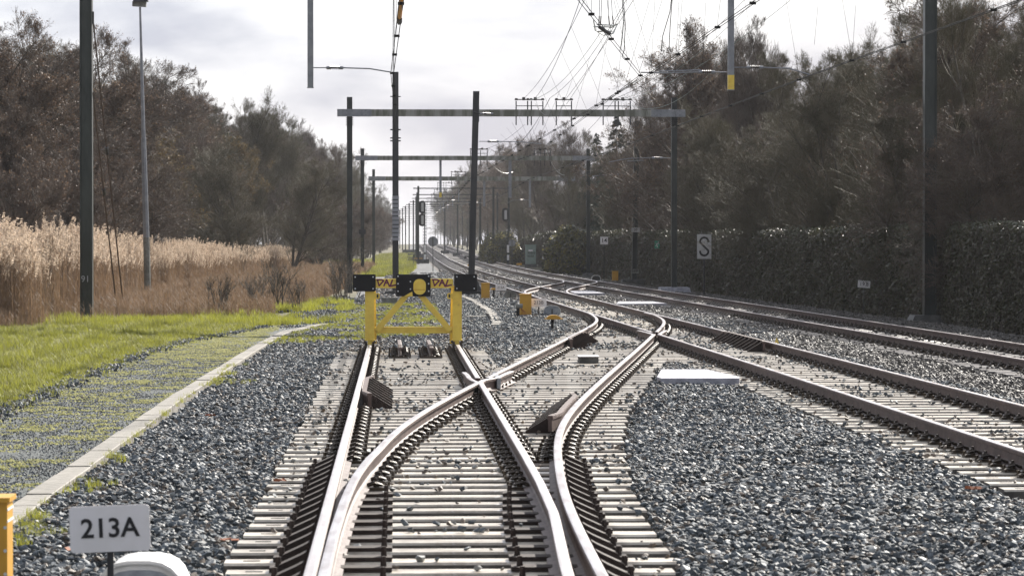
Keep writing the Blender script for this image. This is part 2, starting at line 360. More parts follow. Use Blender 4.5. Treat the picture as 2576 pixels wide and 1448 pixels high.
# main tracks
ys = yy(10, 60.2); part('rail', rail_mesh(offs(T2, -G, ys), ys), main2)
ys = yy(61.8, 1400); part('rail', rail_mesh(offs(T2, -G, ys), ys), main2)
part('wing_rail', rail_mesh([float(offs(T2, -G, 60.2)), float(CRf(61)) + .10, float(CRf(62)) + .12, float(CRf(63.2)) + .15], yw, z0=.006), main2)
ys = yy(10, 1400); part('rail', rail_mesh(offs(T2, G, ys), ys), main2)
for s in (-G, G):
    ys = yy(10, 1400); part('rail', rail_mesh(offs(T3, s, ys), ys), main3)
ys = yy(105, 151); xs = np.maximum(offs(X2, -G, ys), T2(ys) - G + .07); xs = np.minimum(xs, T3(ys) - G + .0)
part('rail', rail_mesh(xs, ys, z0=.013), cross2)
xs = np.minimum(offs(X2, G, ys), T3(ys) + G - .07); part('rail', rail_mesh(xs, ys, z0=.013), cross2)
# short upright rail lengths in front of the buffer stop
for i, x in enumerate((.075, .595)):
    ys = np.array([52.6, 53.5, 55, 57]); part('short_rail', rail_mesh(np.interp(ys, [52, 57], [x, x - .02]), ys, top='rust'), siding)

# check rails with fins
def check_rail(parent, fn, s, y0, y1, side):
    ys = np.arange(y0, y1 + .01, .6); xs = fn(ys) + s
    xs2 = xs.copy(); xs2[0] += side * .07; xs2[-1] += side * .07
    part('check_rail', rail_mesh(xs2, ys, z0=.035, top='rust', prof=[(-.02, 0), (-.02, .115), (-.028, .12), (-.028, .158), (.028, .158), (.028, .12), (.02, .115), (.02, 0)]), parent)
    b = MB(); b.prism([(0, 0), (side * .30, 0), (side * .30, .02), (side * .02, .19), (0, .19)], -.022, .022, M['plate']); me = b.mesh('support_fin')
    for k, yv in enumerate(np.arange(y0 + .3, y1, .6)):
        part('support_fin', me, parent, (float(fn(yv)) + s + side * .028, yv, .004))
check_rail(siding, const(SLx), .085, 36.2, 41.0, 1)
check_rail(cross, CRf, -.09, 31.4, 36.6, -1)
check_rail(cross, CLf, .09, 56.6, 61.4, 1)
check_rail(main2, lambda y: T2(y) + G, -.09, 55.0, 61.6, -1)

# ------------------------------------------------------------------ sleepers
def sleeper_mesh(L, slots=True, m='sleeper', W=.262):
    b = MB(); e = .015; H = .20
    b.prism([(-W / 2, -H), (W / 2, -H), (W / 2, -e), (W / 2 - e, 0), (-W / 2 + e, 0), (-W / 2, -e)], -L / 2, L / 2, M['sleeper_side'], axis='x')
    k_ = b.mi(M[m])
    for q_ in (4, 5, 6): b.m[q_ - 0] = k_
    if slots:
        for sx in (-1,):
            for k, d in enumerate((.16, .36)):
                cx = sx * (L / 2 - d)
                b.box((cx, 0, .0015), (.10, .035, .003), M['slot'])
    return b.mesh('sleeper')
cache = {}
SLEEP = []   # (x0,x1,y) footprints for the stone scatter
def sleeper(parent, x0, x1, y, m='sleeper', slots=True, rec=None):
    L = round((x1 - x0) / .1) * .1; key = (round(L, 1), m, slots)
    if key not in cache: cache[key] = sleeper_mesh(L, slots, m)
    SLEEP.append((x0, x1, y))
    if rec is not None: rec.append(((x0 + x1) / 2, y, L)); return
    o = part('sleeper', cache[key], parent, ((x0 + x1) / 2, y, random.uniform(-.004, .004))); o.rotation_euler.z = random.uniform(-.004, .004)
# right end of the turnout bearers
BR = lin([10, 18, 23.7, 29.7, 35, 40, 46, 49], [1.60, 1.62, 1.80, 2.12, 2.56, 3.1, 3.75, 4.05])
rows = []
y = 12.4
while y < 56.6:
    x1 = float(BR(y)) if y < 48.5 else 1.56
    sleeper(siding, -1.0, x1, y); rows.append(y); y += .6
y = 48.7
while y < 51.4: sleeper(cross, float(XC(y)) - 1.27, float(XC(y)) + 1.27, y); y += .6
far2 = []
y = 24.4
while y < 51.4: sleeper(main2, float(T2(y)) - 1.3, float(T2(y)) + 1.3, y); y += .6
while y < 86:
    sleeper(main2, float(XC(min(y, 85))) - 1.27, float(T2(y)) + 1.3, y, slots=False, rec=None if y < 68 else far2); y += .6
def joined_sleepers(parent, rec, m):
    V = []; F = []
    B = np.array([(a, b, c) for a in (-.5, .5) for b in (-.135, .135) for c in (-.2, 0)]); FB = np.array([(0, 1, 3, 2), (4, 6, 7, 5), (0, 4, 5, 1), (2, 3, 7, 6), (1, 5, 7, 3)])
    for i, (cx, cy, L) in enumerate(rec):
        V.append(B * (L, 1, 1) + (cx, cy, float(gz(cy)) + random.uniform(-.004, .004))); F.append(FB + 8 * i)
    part('sleeper', arrmesh('sleeper', np.concatenate(V), np.concatenate(F), [M[m]]), parent, kind='stuff')
while y < 104: sleeper(main2, float(T2(y)) - 1.3, float(T2(y)) + 1.3, y, rec=far2); y += .6
joined_sleepers(main2, far2, 'sleeper'); far2b = []
while y < 700: sleeper(main2, float(T2(y)) - 1.3, (float(X2(y)) + 1.3) if 106 < y < 127 else float(T2(y)) + 1.3, y, rec=far2b); y += .6
joined_sleepers(main2, far2b, 'sleeper_dk')
far3 = []; y = 38
while y < 700:
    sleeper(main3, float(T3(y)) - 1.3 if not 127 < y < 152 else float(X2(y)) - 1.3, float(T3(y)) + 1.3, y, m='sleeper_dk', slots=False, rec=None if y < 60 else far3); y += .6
joined_sleepers(main3, far3, 'sleeper_dk')

# ------------------------------------------------------------------ rail fastenings
def fast_mesh():
    b = MB(); m = M['clip']
    b.box((.085, 0, .014), (.19, .15, .026), m)
    b.tube([(.10, 0, .02), (.10, 0, .075), (.10, 0, .075), (.10, 0, .098)], [.026, .026, .016, .013], m, 6)
    b.tube([(.03, -.045, .04), (.09, -.055, .062), (.14, -.03, .045), (.14, .03, .045), (.09, .055, .062), (.03, .045, .04)], .013, m, 4)
    b.tube([(.175, 0, .02), (.175, 0, .06)], [.016, .014], m, 5)
    return b.mesh('rail_fastening')
FM = fast_mesh()
def chair_mesh(L, inner):
    """slide chair with a raised brace"""
    b = MB(); m = M['plate']
    b.box((L / 2, 0, .014), (L, .17, .026), m)
    if not inner: b.prism([(.035, .02), (L - .04, .02), (L - .06, .045), (.07, .10), (.035, .12)], -.075, .075, m)
    b.tube([(L - .05, 0, .02), (L - .05, 0, .085)], [.022, .016], m, 6)
    return b.mesh('slide_chair')
CH = chair_mesh(.25, False); CHI = chair_mesh(.40, True)
spots = {id(siding): [], id(cross): [], id(main2): [], id(main3): []}
par = {id(siding): siding, id(cross): cross, id(main2): main2, id(main3): main3}
def fs(parent, x, y, both=(1, 1)):
    for sgn, use in ((-1, both[0]), (1, both[1])):
        if use: spots[id(parent)].append((x, y, sgn))
for yv in rows:
    if yv < 27.3:
        part('slide_chair', CH, siding, (SLx - .03, yv, .0), rz=math.pi)
        part('slide_chair', CH, cross, (float(CRf(yv)) + .03, yv, .0))
        if yv < 24:
            part('slide_chair', CHI, siding, (SLx + .03, yv, .001)); part('slide_chair', CHI, cross, (float(CRf(yv)) - .03, yv, .001), rz=math.pi)
            if yv > 15:
                b_ = None
        else:
            fs(cross, float(CLf(yv)), yv, (0, 1)); fs(siding, SRx, yv, (1, 0))
    else:
        inc = 36 < yv < 41.2
        fs(siding, SLx, yv, (1, 0 if inc else 1))
        fs(siding, SRx, yv, (1, 1) if abs(yv - 40) > .8 else (0, 0))
        if yv < 48.6:
            if abs(yv - 40) > .8: fs(cross, float(CLf(yv)), yv)
            fs(cross, float(CRf(yv)), yv, (0 if 31 < yv < 36.8 else 1, 1))
# the rods beside the blades stand on every second bearer
for x in (.0, .52):
    for yv in rows:
        if 52.3 < yv < 57: fs(siding, x + .06, yv)
y = 48.7
while y < 51.4: fs(cross, float(CLf(y)), y); fs(cross, float(CRf(y)), y); y += .6
y = 24.4
while y < 300:
    fs(main2, float(T2(y)) - G, y); fs(main2, float(T2(y)) + G, y, (0 if 55 < y < 61.7 else 1, 1))
    if 51.4 <= y < 80:
        if abs(y - 61) > .7: fs(cross, float(CLf(y)), y, (1, 0 if 56.5 < y < 61.5 else 1)); fs(cross, float(CRf(y)), y)
    y += .6
y = 38
while y < 300: fs(main3, float(T3(y)) - G, y); fs(main3, float(T3(y)) + G, y); y += .6
Vf = np.array([v.co[:] for v in FM.vertices])
FM.calc_loop_triangles(); Ff = np.array([t.vertices[:] for t in FM.loop_triangles])
# small far version: wedge only
Bv = np.array([(0, -.07, 0), (.19, -.07, 0), (0, .07, 0), (.19, .07, 0), (.04, 0, .05), (.10, 0, .10)]); Bf = np.array([(0, 1, 5), (0, 5, 4), (2, 5, 3), (2, 4, 5), (1, 3, 5), (0, 4, 2)])
for k, lst in spots.items():
    lst.sort(key=lambda s: s[1]); near = lst[:296]; rest = lst[296:]
    for x, yv, sg in near: part('rail_fastening', FM, par[k], (x, yv, .0), rz=0 if sg > 0 else math.pi)
    mid = [s for s in rest if s[1] < 80]; farr = [s for s in rest if s[1] >= 80]
    V = []; F = []; o = 0
    for src, (vv, ff) in ((mid, (Vf, Ff)), (farr, (Bv, Bf))):
        for x, yv, sg in src:
            V.append(vv * (sg, sg, 1) + (x, yv, 0)); F.append(ff + o); o += len(vv)
    if V: part('rail_fastening', arrmesh('rail_fastening', np.concatenate(V), np.concatenate(F), [M['clip']]), par[k], kind='stuff')

# lever bar between blades and crossing blocks
b = MB(); b.box((1.30, 61.0 - 40.0, .09), (.12, .5, .10), M['rust'])
# grey cast side block beside the crossing nose
b = MB(); b.prism([(0, .03), (.05, .03), (.05, .165), (0, .165)], 40.8, 42.7, M['grey']); part('crossing_block', b.mesh('crossing_block'), siding, (1.30, 0, 0), rz=0)

# ------------------------------------------------------------------ buffer stop
buf = thing('buffer_stop', 'yellow steel buffer stop with black buffer plates at the end of the siding', 'buffer stop', (.30, 54.4, .17))
Y_, BK = M['yellow'], M['black']
def rounded(w, h, r, n=5):
    P = []
    for cx, cz, a0 in ((w / 2 - r, h / 2 - r, 0), (-w / 2 + r, h / 2 - r, 90), (-w / 2 + r, -h / 2 + r, 180), (w / 2 - r, -h / 2 + r, 270)):
        for k in range(n + 1):
            a = R(a0 + 90 * k / n); P.append((cx + r * math.cos(a), cz + r * math.sin(a)))
    return P
def hbar(b, p, q, w, m):
    p, q = Vector(p), Vector(q); d = (q - p); L = d.length; d.normalize(); s = Vector((0, 1, 0)); n = d.cross(s).normalized()
    vs = [c + n * a * w / 2 + s * e * w / 2 for c in (p, q) for a, e in ((-1, -1), (1, -1), (1, 1), (-1, 1))]
    b.add(vs, [(0, 1, 2, 3), (7, 6, 5, 4), (0, 4, 5, 1), (1, 5, 6, 2), (2, 6, 7, 3), (3, 7, 4, 0)], m)
for sx in (-1, 1):
    b = MB(); x = sx * .75
    b.prism([(a + x, c + .52) for a, c in rounded(.157, .87, .018, 2)], -.08, .08, Y_)
    b.box((x, 0, .075), (.175, .18, .018), Y_); b.build('post', buf)
    b = MB(); b.box((x, -.01, .032), (.072, .12, .068), Y_); b.build('foot', buf)
    b = MB()
    for q in (-1, 1):
        b.box((x + q * .062, 0, -.02), (.04, .22, .13), M['clip']); b.tube([(x + q * .085, -.10, .045), (x + q * .085, .10, .045)], .024, M['clip'], 8)
        b.box((x + q * .05, .02, -.115), (.03, .16, .09), M['clip'])
    b.build('rail_clamp', buf)
    b = MB(); b.prism([(x + a, c) for a, c in [(-sx * .075, .78), (-sx * .155, .78), (-sx * .172, .795), (-sx * .172, .86), (-sx * .155, .88), (-sx * .075, .88)]], -.06, -.045, Y_)
    lug = b.build('lug', buf)
    b = MB(); b.prism([(x - sx * .135 + a, .83 + c) for a, c in rounded(.032, .062, .014, 3)], -.0615, -.0602, M['slot']); b.build('hole', lug)
b = MB(); b.prism([(a, c + 1.045) for a, c in rounded(1.36, .160, .02, 2)], -.075, .075, Y_); b.build('cross_beam', buf)
b = MB(); b.prism([(a, c + .245) for a, c in rounded(1.32, .112, .015, 2)], -.02, .09, Y_); b.build('lower_beam', buf)
for sx in (-1, 1):
    b = MB(); hbar(b, (sx * .63, -.03, .235), (sx * .06, -.03, .92), .098, Y_); b.build('diagonal_brace', buf)
    b = MB(); hbar(b, (sx * .70, .12, 1.0), (sx * .69, 1.15, -.02), .10, Y_); b.build('rear_brace', buf)
def plate_with_bolts(cx, cz, w, h, bolts):
    b = MB(); b.prism([(a + cx, c + cz) for a, c in rounded(w, h, .018, 3)], -.125, -.082, BK); p = b.build('buffer_plate', buf)
    for bx, bz in bolts:
        q = MB(); q.tube([(cx + bx, -.126, cz + bz), (cx + bx, -.134, cz + bz), (cx + bx, -.140, cz + bz)], [.013, .012, .005], M['bolt'], 10); q.build('bolt', p)
    return p
c4 = [(a, c) for a in (-.155, .150) for c in (-.10, .10)]
plL = plate_with_bolts(-.842, 1.055, .392, .292, c4); plR = plate_with_bolts(.892 , 1.058, .392, .296, [(a, c) for a in (-.15, .147) for c in (-.10, .10)])
plC = plate_with_bolts(-.003 , 1.012, .592, .377, [(a, c) for a in (-.262, .262) for c in (-.10, .028, .155)] + [(-.05, .065), (-.05, -.063)])
b = MB(); b.prism([(a + .105, c + .988) for a, c in rounded(.213, .268, .10, 7)], -.1275, -.125, M['yellow']); pad = b.build('oval_pad', plC)
b = MB(); b.box((.105, -.1285, .938), (.20, .0015, .012), M['yellow_b']); b.build('pad_crease', plC)
b = MB(); b.prism([(-.165, .825), (-.035, .90), (-.02, .90), (-.015, .825)], -.128, -.1255, Y_); b.build('gusset', plC)
# purple sprayed letters D A L, twice
def stroke(b, pts, w, m, y0=-.0765):
    for (x0, z0), (x1, z1) in zip(pts[:-1], pts[1:]):
        d = Vector((x1 - x0, z1 - z0)); L = max(d.length, 1e-4); d /= L; n = Vector((-d.y, d.x)) * w / 2; e = d * w * .3
        ps = [(x0 - e.x + n.x, z0 - e.y + n.y), (x1 + e.x + n.x, z1 + e.y + n.y), (x1 + e.x - n.x, z1 + e.y - n.y), (x0 - e.x - n.x, z0 - e.y - n.y)]
        stroke.k = (stroke.k + 1) % 40; yo = y0 - stroke.k * .00005
        b.add([(p[0], yo, p[1]) for p in ps] , [(0, 1, 2, 3)], m)
stroke.k = 0
for ox, sc_ in ((-.645, 1.0), (.305, 1.0)):
    b = MB()
    S = lambda L: [(ox + p[0], .985 + p[1]) for p in L]
    stroke(b, S([(.02, .125), (.10, .125), (.135, .105), (.055, .02)]), .027, M['purple'])
    stroke(b, S([(.03, .12), (.055, .02)]), .024, M['purple'])
    stroke(b, S([(.14, .02), (.185, .125), (.235, .01)]), .027, M['purple']); stroke(b, S([(.15, .065), (.215, .065)]), .022, M['purple'])
    stroke(b, S([(.285, .12), (.245, .012), (.345, .035)]), .027, M['purple'])
    b.build('graffiti', buf)

# ------------------------------------------------------------------ lettering
def text_mesh(s, size, m, bold=0.0):
    c = bpy.data.curves.new('t', 'FONT'); c.body = s; c.size = size; c.align_x = 'CENTER'; c.align_y = 'CENTER'; c.extrude = .001; c.offset = bold; c.resolution_u = 3
    o = bpy.data.objects.new('t', c); dg = bpy.context.evaluated_depsgraph_get(); me = bpy.data.meshes.new_from_object(o)
    bpy.data.objects.remove(o); bpy.data.curves.remove(c)
    me.transform(Matrix.Rotation(math.pi / 2, 4, 'X')); me.materials.clear(); me.materials.append(m); me.name = 'lettering'; return me
def sign(name, label, loc, w, h, zc, txt, size, face='white', post=True, rot=0, bold=.004, r=.02, ink='ink', cat='sign', post_r=.018, postm='mast_b', group=None, bracket=True):
    t = thing(name, label, cat, loc, 0, group)
    b = MB(); b.prism(rounded(w, h, r, 3), -.004, .004, M[face]); p = b.build('panel', t); p.location = (0, -.03, zc); p.rotation_euler = (0, rot, 0)
    if txt:
        l = link('lettering', text_mesh(txt, size, M[ink], bold), p, (0, -.0065, 0))
    if post:
        b = MB(); b.tube([(0, 0, -.25), (0, 0, zc + (h * .3 if post_r > .01 else 0))], post_r, M[postm], 6); b.build('post', t)
        if bracket:
            b = MB(); b.box((0, -.012, zc - h / 2 + .01), (w * .5, .02, .03), M[postm]); b.build('bracket', t)
    return t
PXM = lambda Y: 7974 / Y
def XA(xd, Y): return (xd - 996) / 7974 * Y
def ZA(yd, Y): return EYE + (612 - yd) / 7974 * Y
s = sign('number_sign', 'white 213A number plate in the left foreground before the pale cover', (XA(280, 16), 16, 0), .402, .232, ZA(1325, 16), '213A', .135, rot=R(-2.2), bold=.0025)
b = MB()
for dx in (-.09, .09): b.tube([(dx, -.012, -.095), (dx, -.004, -.095)], .009, M['bolt'], 8)
b.build('bolt', s.children[0])
link('lettering', text_mesh('by  213 A  0471', .016, M['ink'], 0), s.children[0], (0, -.0065, -.092))
def ellcover(w, h, d, m, rim, slot=True, **k):
    """half-drum cover"""
    t = thing(*k['t']); n = 14
    P = [(w / 2 * (abs(math.cos(a)) ** .7) * (1 if math.cos(a) > 0 else -1), h * math.sin(a) ** .62) for a in np.linspace(0, math.pi, n)]
    b = MB(); b.prism(P, .004, d, rim if not slot else m); b.build('hood', t)
    if not slot:
        b = MB(); b.prism([(x * .93, z * .90) for x, z in P], -.012, .003, m); b.build('front_face', t)
    P2 = [(x * 1.04, z * 1.05) for x, z in P]; b = MB()
    for y0, y1 in ((-.02, .03),):
        vs = [(x, y0, z) for x, z in P] + [(x, y0, z) for x, z in P2] + [(x, y1, z) for x, z in P2] + [(x, y1, z) for x, z in P]
        fs_ = []
        for i in range(n - 1):
            fs_ += [(i, i + 1, n + i + 1, n + i), (n + i, n + i + 1, 2 * n + i + 1, 2 * n + i)]
        b.add(vs, fs_, rim)
    b.build('rim', t)
    if slot:
        b = MB(); b.box((0, -.006, h * .38), (.035, .012, h * .55), M['conc_dk']); b.build('handle', t)
    b = MB(); b.box((0, d / 2, -.04), (w * 1.7, d, .07), M['grey']); b.build('base_plate', t)
    return t
ellcover(.475, .33, .62, M['grey'], M['whitecov'], False, t=('point_machine', 'pale rounded cover at the bottom left below the 213A plate', 'point machine', (XA(352, 16.3), 16.3, ZA(1387, 16.3) - .385)))
ellcover(.45, .235, .35, M['grey'], M['whitecov'], True, t=('point_machine', 'grey rounded point machine cover right of the 213B plate', 'point machine', (XA(1389, 84.6), 84.6, .0)))
ellcover(.42, .24, .35, M['conc'], M['grey'], True, t=('point_machine', 'grey rounded point machine cover right of the 215A plate', 'point machine', (XA(1284, 111), 111, .0)))
ellcover(.45, .24, .35, M['conc_dk'], M['whitecov'], False, t=('point_machine', 'dark rounded cover by the hedge left of the amber box', 'point machine', (XA(1500, 160), 160, .05)))
def ybox(label, x, Y, w, h, z0=0):
    t = thing('equipment_box', label, 'box', (x, Y, z0)); b = MB(); b.box((0, 0, h / 2), (w, .24, h), M['yellow_b']); b.build('body', t)
    b = MB(); b.box((0, 0, h + .012), (w + .03, .28, .024), M['yellow_b']); b.build('lid', t); return t
t = ybox('amber metal box cut off by the left edge of the view', -2.20, 16.5, .40, .60, -.03)
b = MB()
for zz in (.50, .56): b.box((.201, 0, zz), (.004, .24, .012), M['white'])
for k in range(3): b.tube([(.19, -.121, .47 - .12 * k), (.19, -.128, .47 - .12 * k)], .009, M['bolt'], 8)
b.build('trim', t)
ybox('tall amber metal box beside the 213B plate', XA(1322, 84.6), 84.6, .31, .53)
ybox('smaller amber metal box behind the buffer stop near the 215A plate', XA(1221, 110.5), 110.5, .29, .50)
ybox('amber metal box in shade at the foot of the ivy hedge', XA(1548, 158), 158, .30, .45, .05)
sign('number_sign', 'white 213B number plate beside the tall amber box', (XA(1355, 84.9), 84.9, 0), .42, .225, ZA(761, 84.9), '213B', .13, bold=.0)
sign('number_sign', 'white 215A number plate behind the buffer stop', (XA(1260, 112), 112, 0), .385, .21, ZA(723, 112), '215A', .12, bold=.0)
t = thing('yellow_cap_marker', 'low yellow domed cap on a black stub in the ballast before 213B', 'marker', (XA(1393, 70.5), 70.5, 0))
b = MB(); P = [(.155 * math.cos(a), .235 + .075 * math.sin(a)) for a in np.linspace(0, math.pi, 12)]; b.prism(P, -.11, .11, M['yellow_b']); b.build('cap', t)
b = MB(); b.box((0, 0, .222), (.40, .26, .018), M['yellow_b']); b.build('brim', t)
b = MB(); b.tube([(-.03, 0, -.05), (-.03, 0, .22)], .033, M['black'], 8); b.build('stub', t)
t = thing('yellow_cap_marker', 'low yellow domed cap half hidden between amber box and 215A plate', 'marker', (XA(1242, 113), 113, 0))
b = MB(); b.prism([(.13 * math.cos(a), .25 + .06 * math.sin(a)) for a in np.linspace(0, math.pi, 10)], -.1, .1, M['yellow_b']); b.build('cap', t)
b = MB(); b.tube([(0, 0, -.05), (0, 0, .25)], .03, M['black'], 8); b.build('stub', t)
t = thing('junction_box', 'olive junction box on a black stub in front of the tall amber box', 'junction box', (XA(1306, 83), 83, 0))
b = MB(); b.tube([(-.09, -.05, .265), (.09, -.05, .265)], .06, M['conc'], 10); b.build('drum', t); b = MB(); b.tube([(-.03, 0, -.05), (-.03, 0, .24)], .045, M['black'], 8); b.build('stub', t)
b = MB()
for k in range(4): b.tube([(.04, -.06, .21), (.08 + .03 * k, -.06, .10), (.02 + .05 * k, -.07, .0)], .006, M['red'], 4)
b.build('cable', t)
# small marker caps beside the far track
for xd, yd in ((1045, 633), (1058, 641), (1067, 655), (1306, 664)):
    Y = 1.75 * 7974 / (yd + 5 - 612) if yd > 640 else 380
    t = thing('trackside_beacon', {1045: 'tiny amber beacon furthest away by the left masts', 1058: 'tiny amber beacon beside the concrete mast foot', 1067: 'amber beacon at the edge of the left main rail', 1306: 'amber beacon by the right signal post foot'}[xd], 'beacon', (XA(xd, min(Y, 330)), min(Y, 330), 0))
    if xd == 1067: t.location = (XA(1183, 232), 232, 0)
    b = MB(); b.box((0, 0, .30), (.40, .3, .14), M['yellow_b']); b.build('cap', t); b = MB(); b.box((0, 0, .1), (.12, .12, .3), M['whitecov']); b.build('stub', t)

# S sign, 14, 19.8, exit, km boards
t = sign('speed_board', 'tall grey white board with a black S before the hedge', (XA(1773, 118), 118, 0), .535, .92, ZA(620, 118), None, 0, face='greysign', r=.004, post_r=.035, bracket=False)
b = MB(); w_, h_ = .155, .335
top = [(w_ * math.cos(a) * 1.0, h_ - w_ + w_ * math.sin(a)) for a in np.linspace(R(-5), R(190), 12)]; bot = [(-x, -z) for x, z in top]
pts = top + bot[::-1]
for (x0, z0), (x1, z1) in zip(pts[:-1], pts[1:]):
    d = Vector((x1 - x0, z1 - z0)); d.normalize(); n = Vector((-d.y, d.x)) * .036
    b.prism([(x0 + n.x - d.x * .008, z0 + n.y - d.y * .008), (x1 + n.x + d.x * .008, z1 + n.y + d.y * .008), (x1 - n.x + d.x * .008, z1 - n.y + d.y * .008), (x0 - n.x - d.x * .008, z0 - n.y - d.y * .008)], -.008 - .00002 * len(b.f), -.0045, M['ink'])
b.build('lettering', t.children[0])
sign('speed_board', 'small square white board with black 14 before the hedge', (XA(1520, 158), 158, 0), .385, .385, ZA(605, 158), '14', .30, r=.004, post_r=.025, bold=.002)
sign('kilometre_sign', 'leaning cream 19.8 plate on a thin stake by the hedge', (XA(2178, 86.5), 86.5, 0), .345, .20, ZA(715, 86.5), '19.8', .145, rot=R(4), bold=.0, post_r=.012, postm='conc_dk')
sign('kilometre_sign', 'small cream 20 plate on a stake right of the green cabinet', (XA(1371, 205), 205, 0), .31, .21, ZA(648, 205), '20', .16, post_r=.018, bold=.0)
t = thing('exit_sign', 'small green emergency exit sign with running figure on the ivy hedge', 'sign', (12.05, 146, ZA(615, 146)))
b = MB(); b.box((0, 0, 0), (.24, .02, .36), M['green']); b.build('panel', t)
b = MB(); yv = -.012
for a, c in (((.02, .06), (-.02, -.02)), ((-.02, -.02), (.02, -.08)), ((.02, -.08), (-.01, -.13)), ((-.02, -.02), (-.06, -.06)), ((-.06, -.06), (-.09, -.05)), ((.02, .05), (.06, .01)), ((.02, .05), (-.05, .04))):
    hbar(b, (a[0], yv, a[1]), (c[0], yv, c[1]), .022, M['white'])
b.tube([(.05, yv - .01, .10), (.05, yv + .01, .10)], .024, M['white'], 8); b.build('pictogram', t)
t = thing('relay_cabinet', 'sage green trackside cabinet with black scrawled tag', 'cabinet', (XA(1335, 258), 258, 0))
b = MB(); b.box((0, 0, .95), (.84, .6, 1.5), M['cabinet']); b.build('body', t); b = MB(); b.box((0, 0, 1.75), (.90, .66, .10), M['cabinet']); b.build('roof', t)
b = MB(); b.box((0, 0, .08), (.95, .7, .28), M['conc_dk']); b.build('plinth', t)
b = MB(); b.box((-.02, -.303, 1.32), (.34, .004, .12), M['white']); b.build('notice', t)
b = MB()
for k in range(9):
    x = -.28 + (k % 5) * .13; z = 1.12 - (k // 5) * .25; stroke(b, [(x, z), (x + .07, z + .10), (x + .10, z - .05), (x + .02, z - .08), (x + .14, z + .03)], .022, M['ink'], -.304)
b.build('graffiti', t)

# ------------------------------------------------------------------ masts and portals
def hmast(b, h, w, d, m, z0=-.3, lean=0):
    """H section: flanges left and right, recessed web between"""
    f = .018; vs = []
    for x0, x1, y0, y1 in ((-w / 2, -w / 2 + f, -d / 2, d / 2), (w / 2 - f, w / 2, -d / 2, d / 2), (-w / 2 + f, w / 2 - f, -.006 - d * .28, .006 - d * .28)):
        P = [(x0, y0), (x1, y0), (x1, y1), (x0, y1)]
        b.add([(x, y, z0) for x, y in P] + [(x + lean, y, h) for x, y in P], [(0, 1, 2, 3), (7, 6, 5, 4), (0, 4, 5, 1), (1, 5, 6, 2), (2, 6, 7, 3), (3, 7, 4, 0)], m)
def footing(b, w, d, z, m, slope=.12):
    b.add([(-w / 2, -d / 2, -.3), (w / 2, -d / 2, -.3), (w / 2, d / 2, -.3), (-w / 2, d / 2, -.3), (-w / 2 + slope, -d / 2 + slope, z), (w / 2 - slope, -d / 2 + slope, z), (w / 2 - slope, d / 2 - slope, z), (-w / 2 + slope, d / 2 - slope, z)],
          [(3, 2, 1, 0), (4, 5, 6, 7), (0, 1, 5, 4), (1, 2, 6, 5), (2, 3, 7, 6), (3, 0, 4, 7)], m)
def insulator(b, x, y, z, r=.055, L=.34, m=None, horiz=True):
    m = m or M['insul']; n = 5
    b.tube([(x, y, z), (x + L, y, z)], .022, m, 6)
    for k in range(n):
        xx = x + L * (.26 + .12 * k); b.tube([(xx - .012, y, z), (xx + .012, y, z)], [r, r * .6], m, 8)
    for xx in (x + .05, x + L - .05): b.tube([(xx - .045, y, z), (xx + .045, y, z)], .042, M['galv'], 8)
def arm(parent, x, y, z, x1, z1, sgn, second=None):
    """registration arm from a support at x to the wire at x1"""
    xi = x + sgn * .32
    b = MB(); b.tube([(x, y, z), (xi, y, z)], .014, M['galv'], 5); xe = xi + sgn * .42
    b.tube([(xe, y, z), (xe + (x1 - xe) * .55, y, z - .02), (x1, y, z1)], .018, M['galv'], 6); a = b.build('registration_arm', parent)
    b = MB(); insulator(b, xi if sgn > 0 else xe, y, z, L=.42); b.build('insulator', a)
    if second:
        b = MB(); b.tube([(x1 + second[0], y, z1 + .03), (x1 + second[1], y, z1 + .06)], .016, M['galv'], 5); b.build('steady_arm', a)
    return a
def hangers(parent, xs, y, z):
    for x in xs:
        b = MB(); g = M['mast_b']
        for q in (-.30, .30): b.box((x + q, y - .17, z), (.045, .03, .95), g); b.tube([(x + q * .97, y - .17, z + .50), (x + q * .97, y - .17, z + .58)], .06, M['insul'], 6)
        b.box((x, y - .17, z + .28), (.6, .03, .03), g); b.tube([(x - .36, y - .17, z + .53), (x + .36, y - .17, z + .53)], .022, M['insul'], 5)
        b.tube([(x, y - .17, z + .50), (x, y - .17, z + .62)], .07, M['insul'], 6); b.build('wire_hanger', parent)
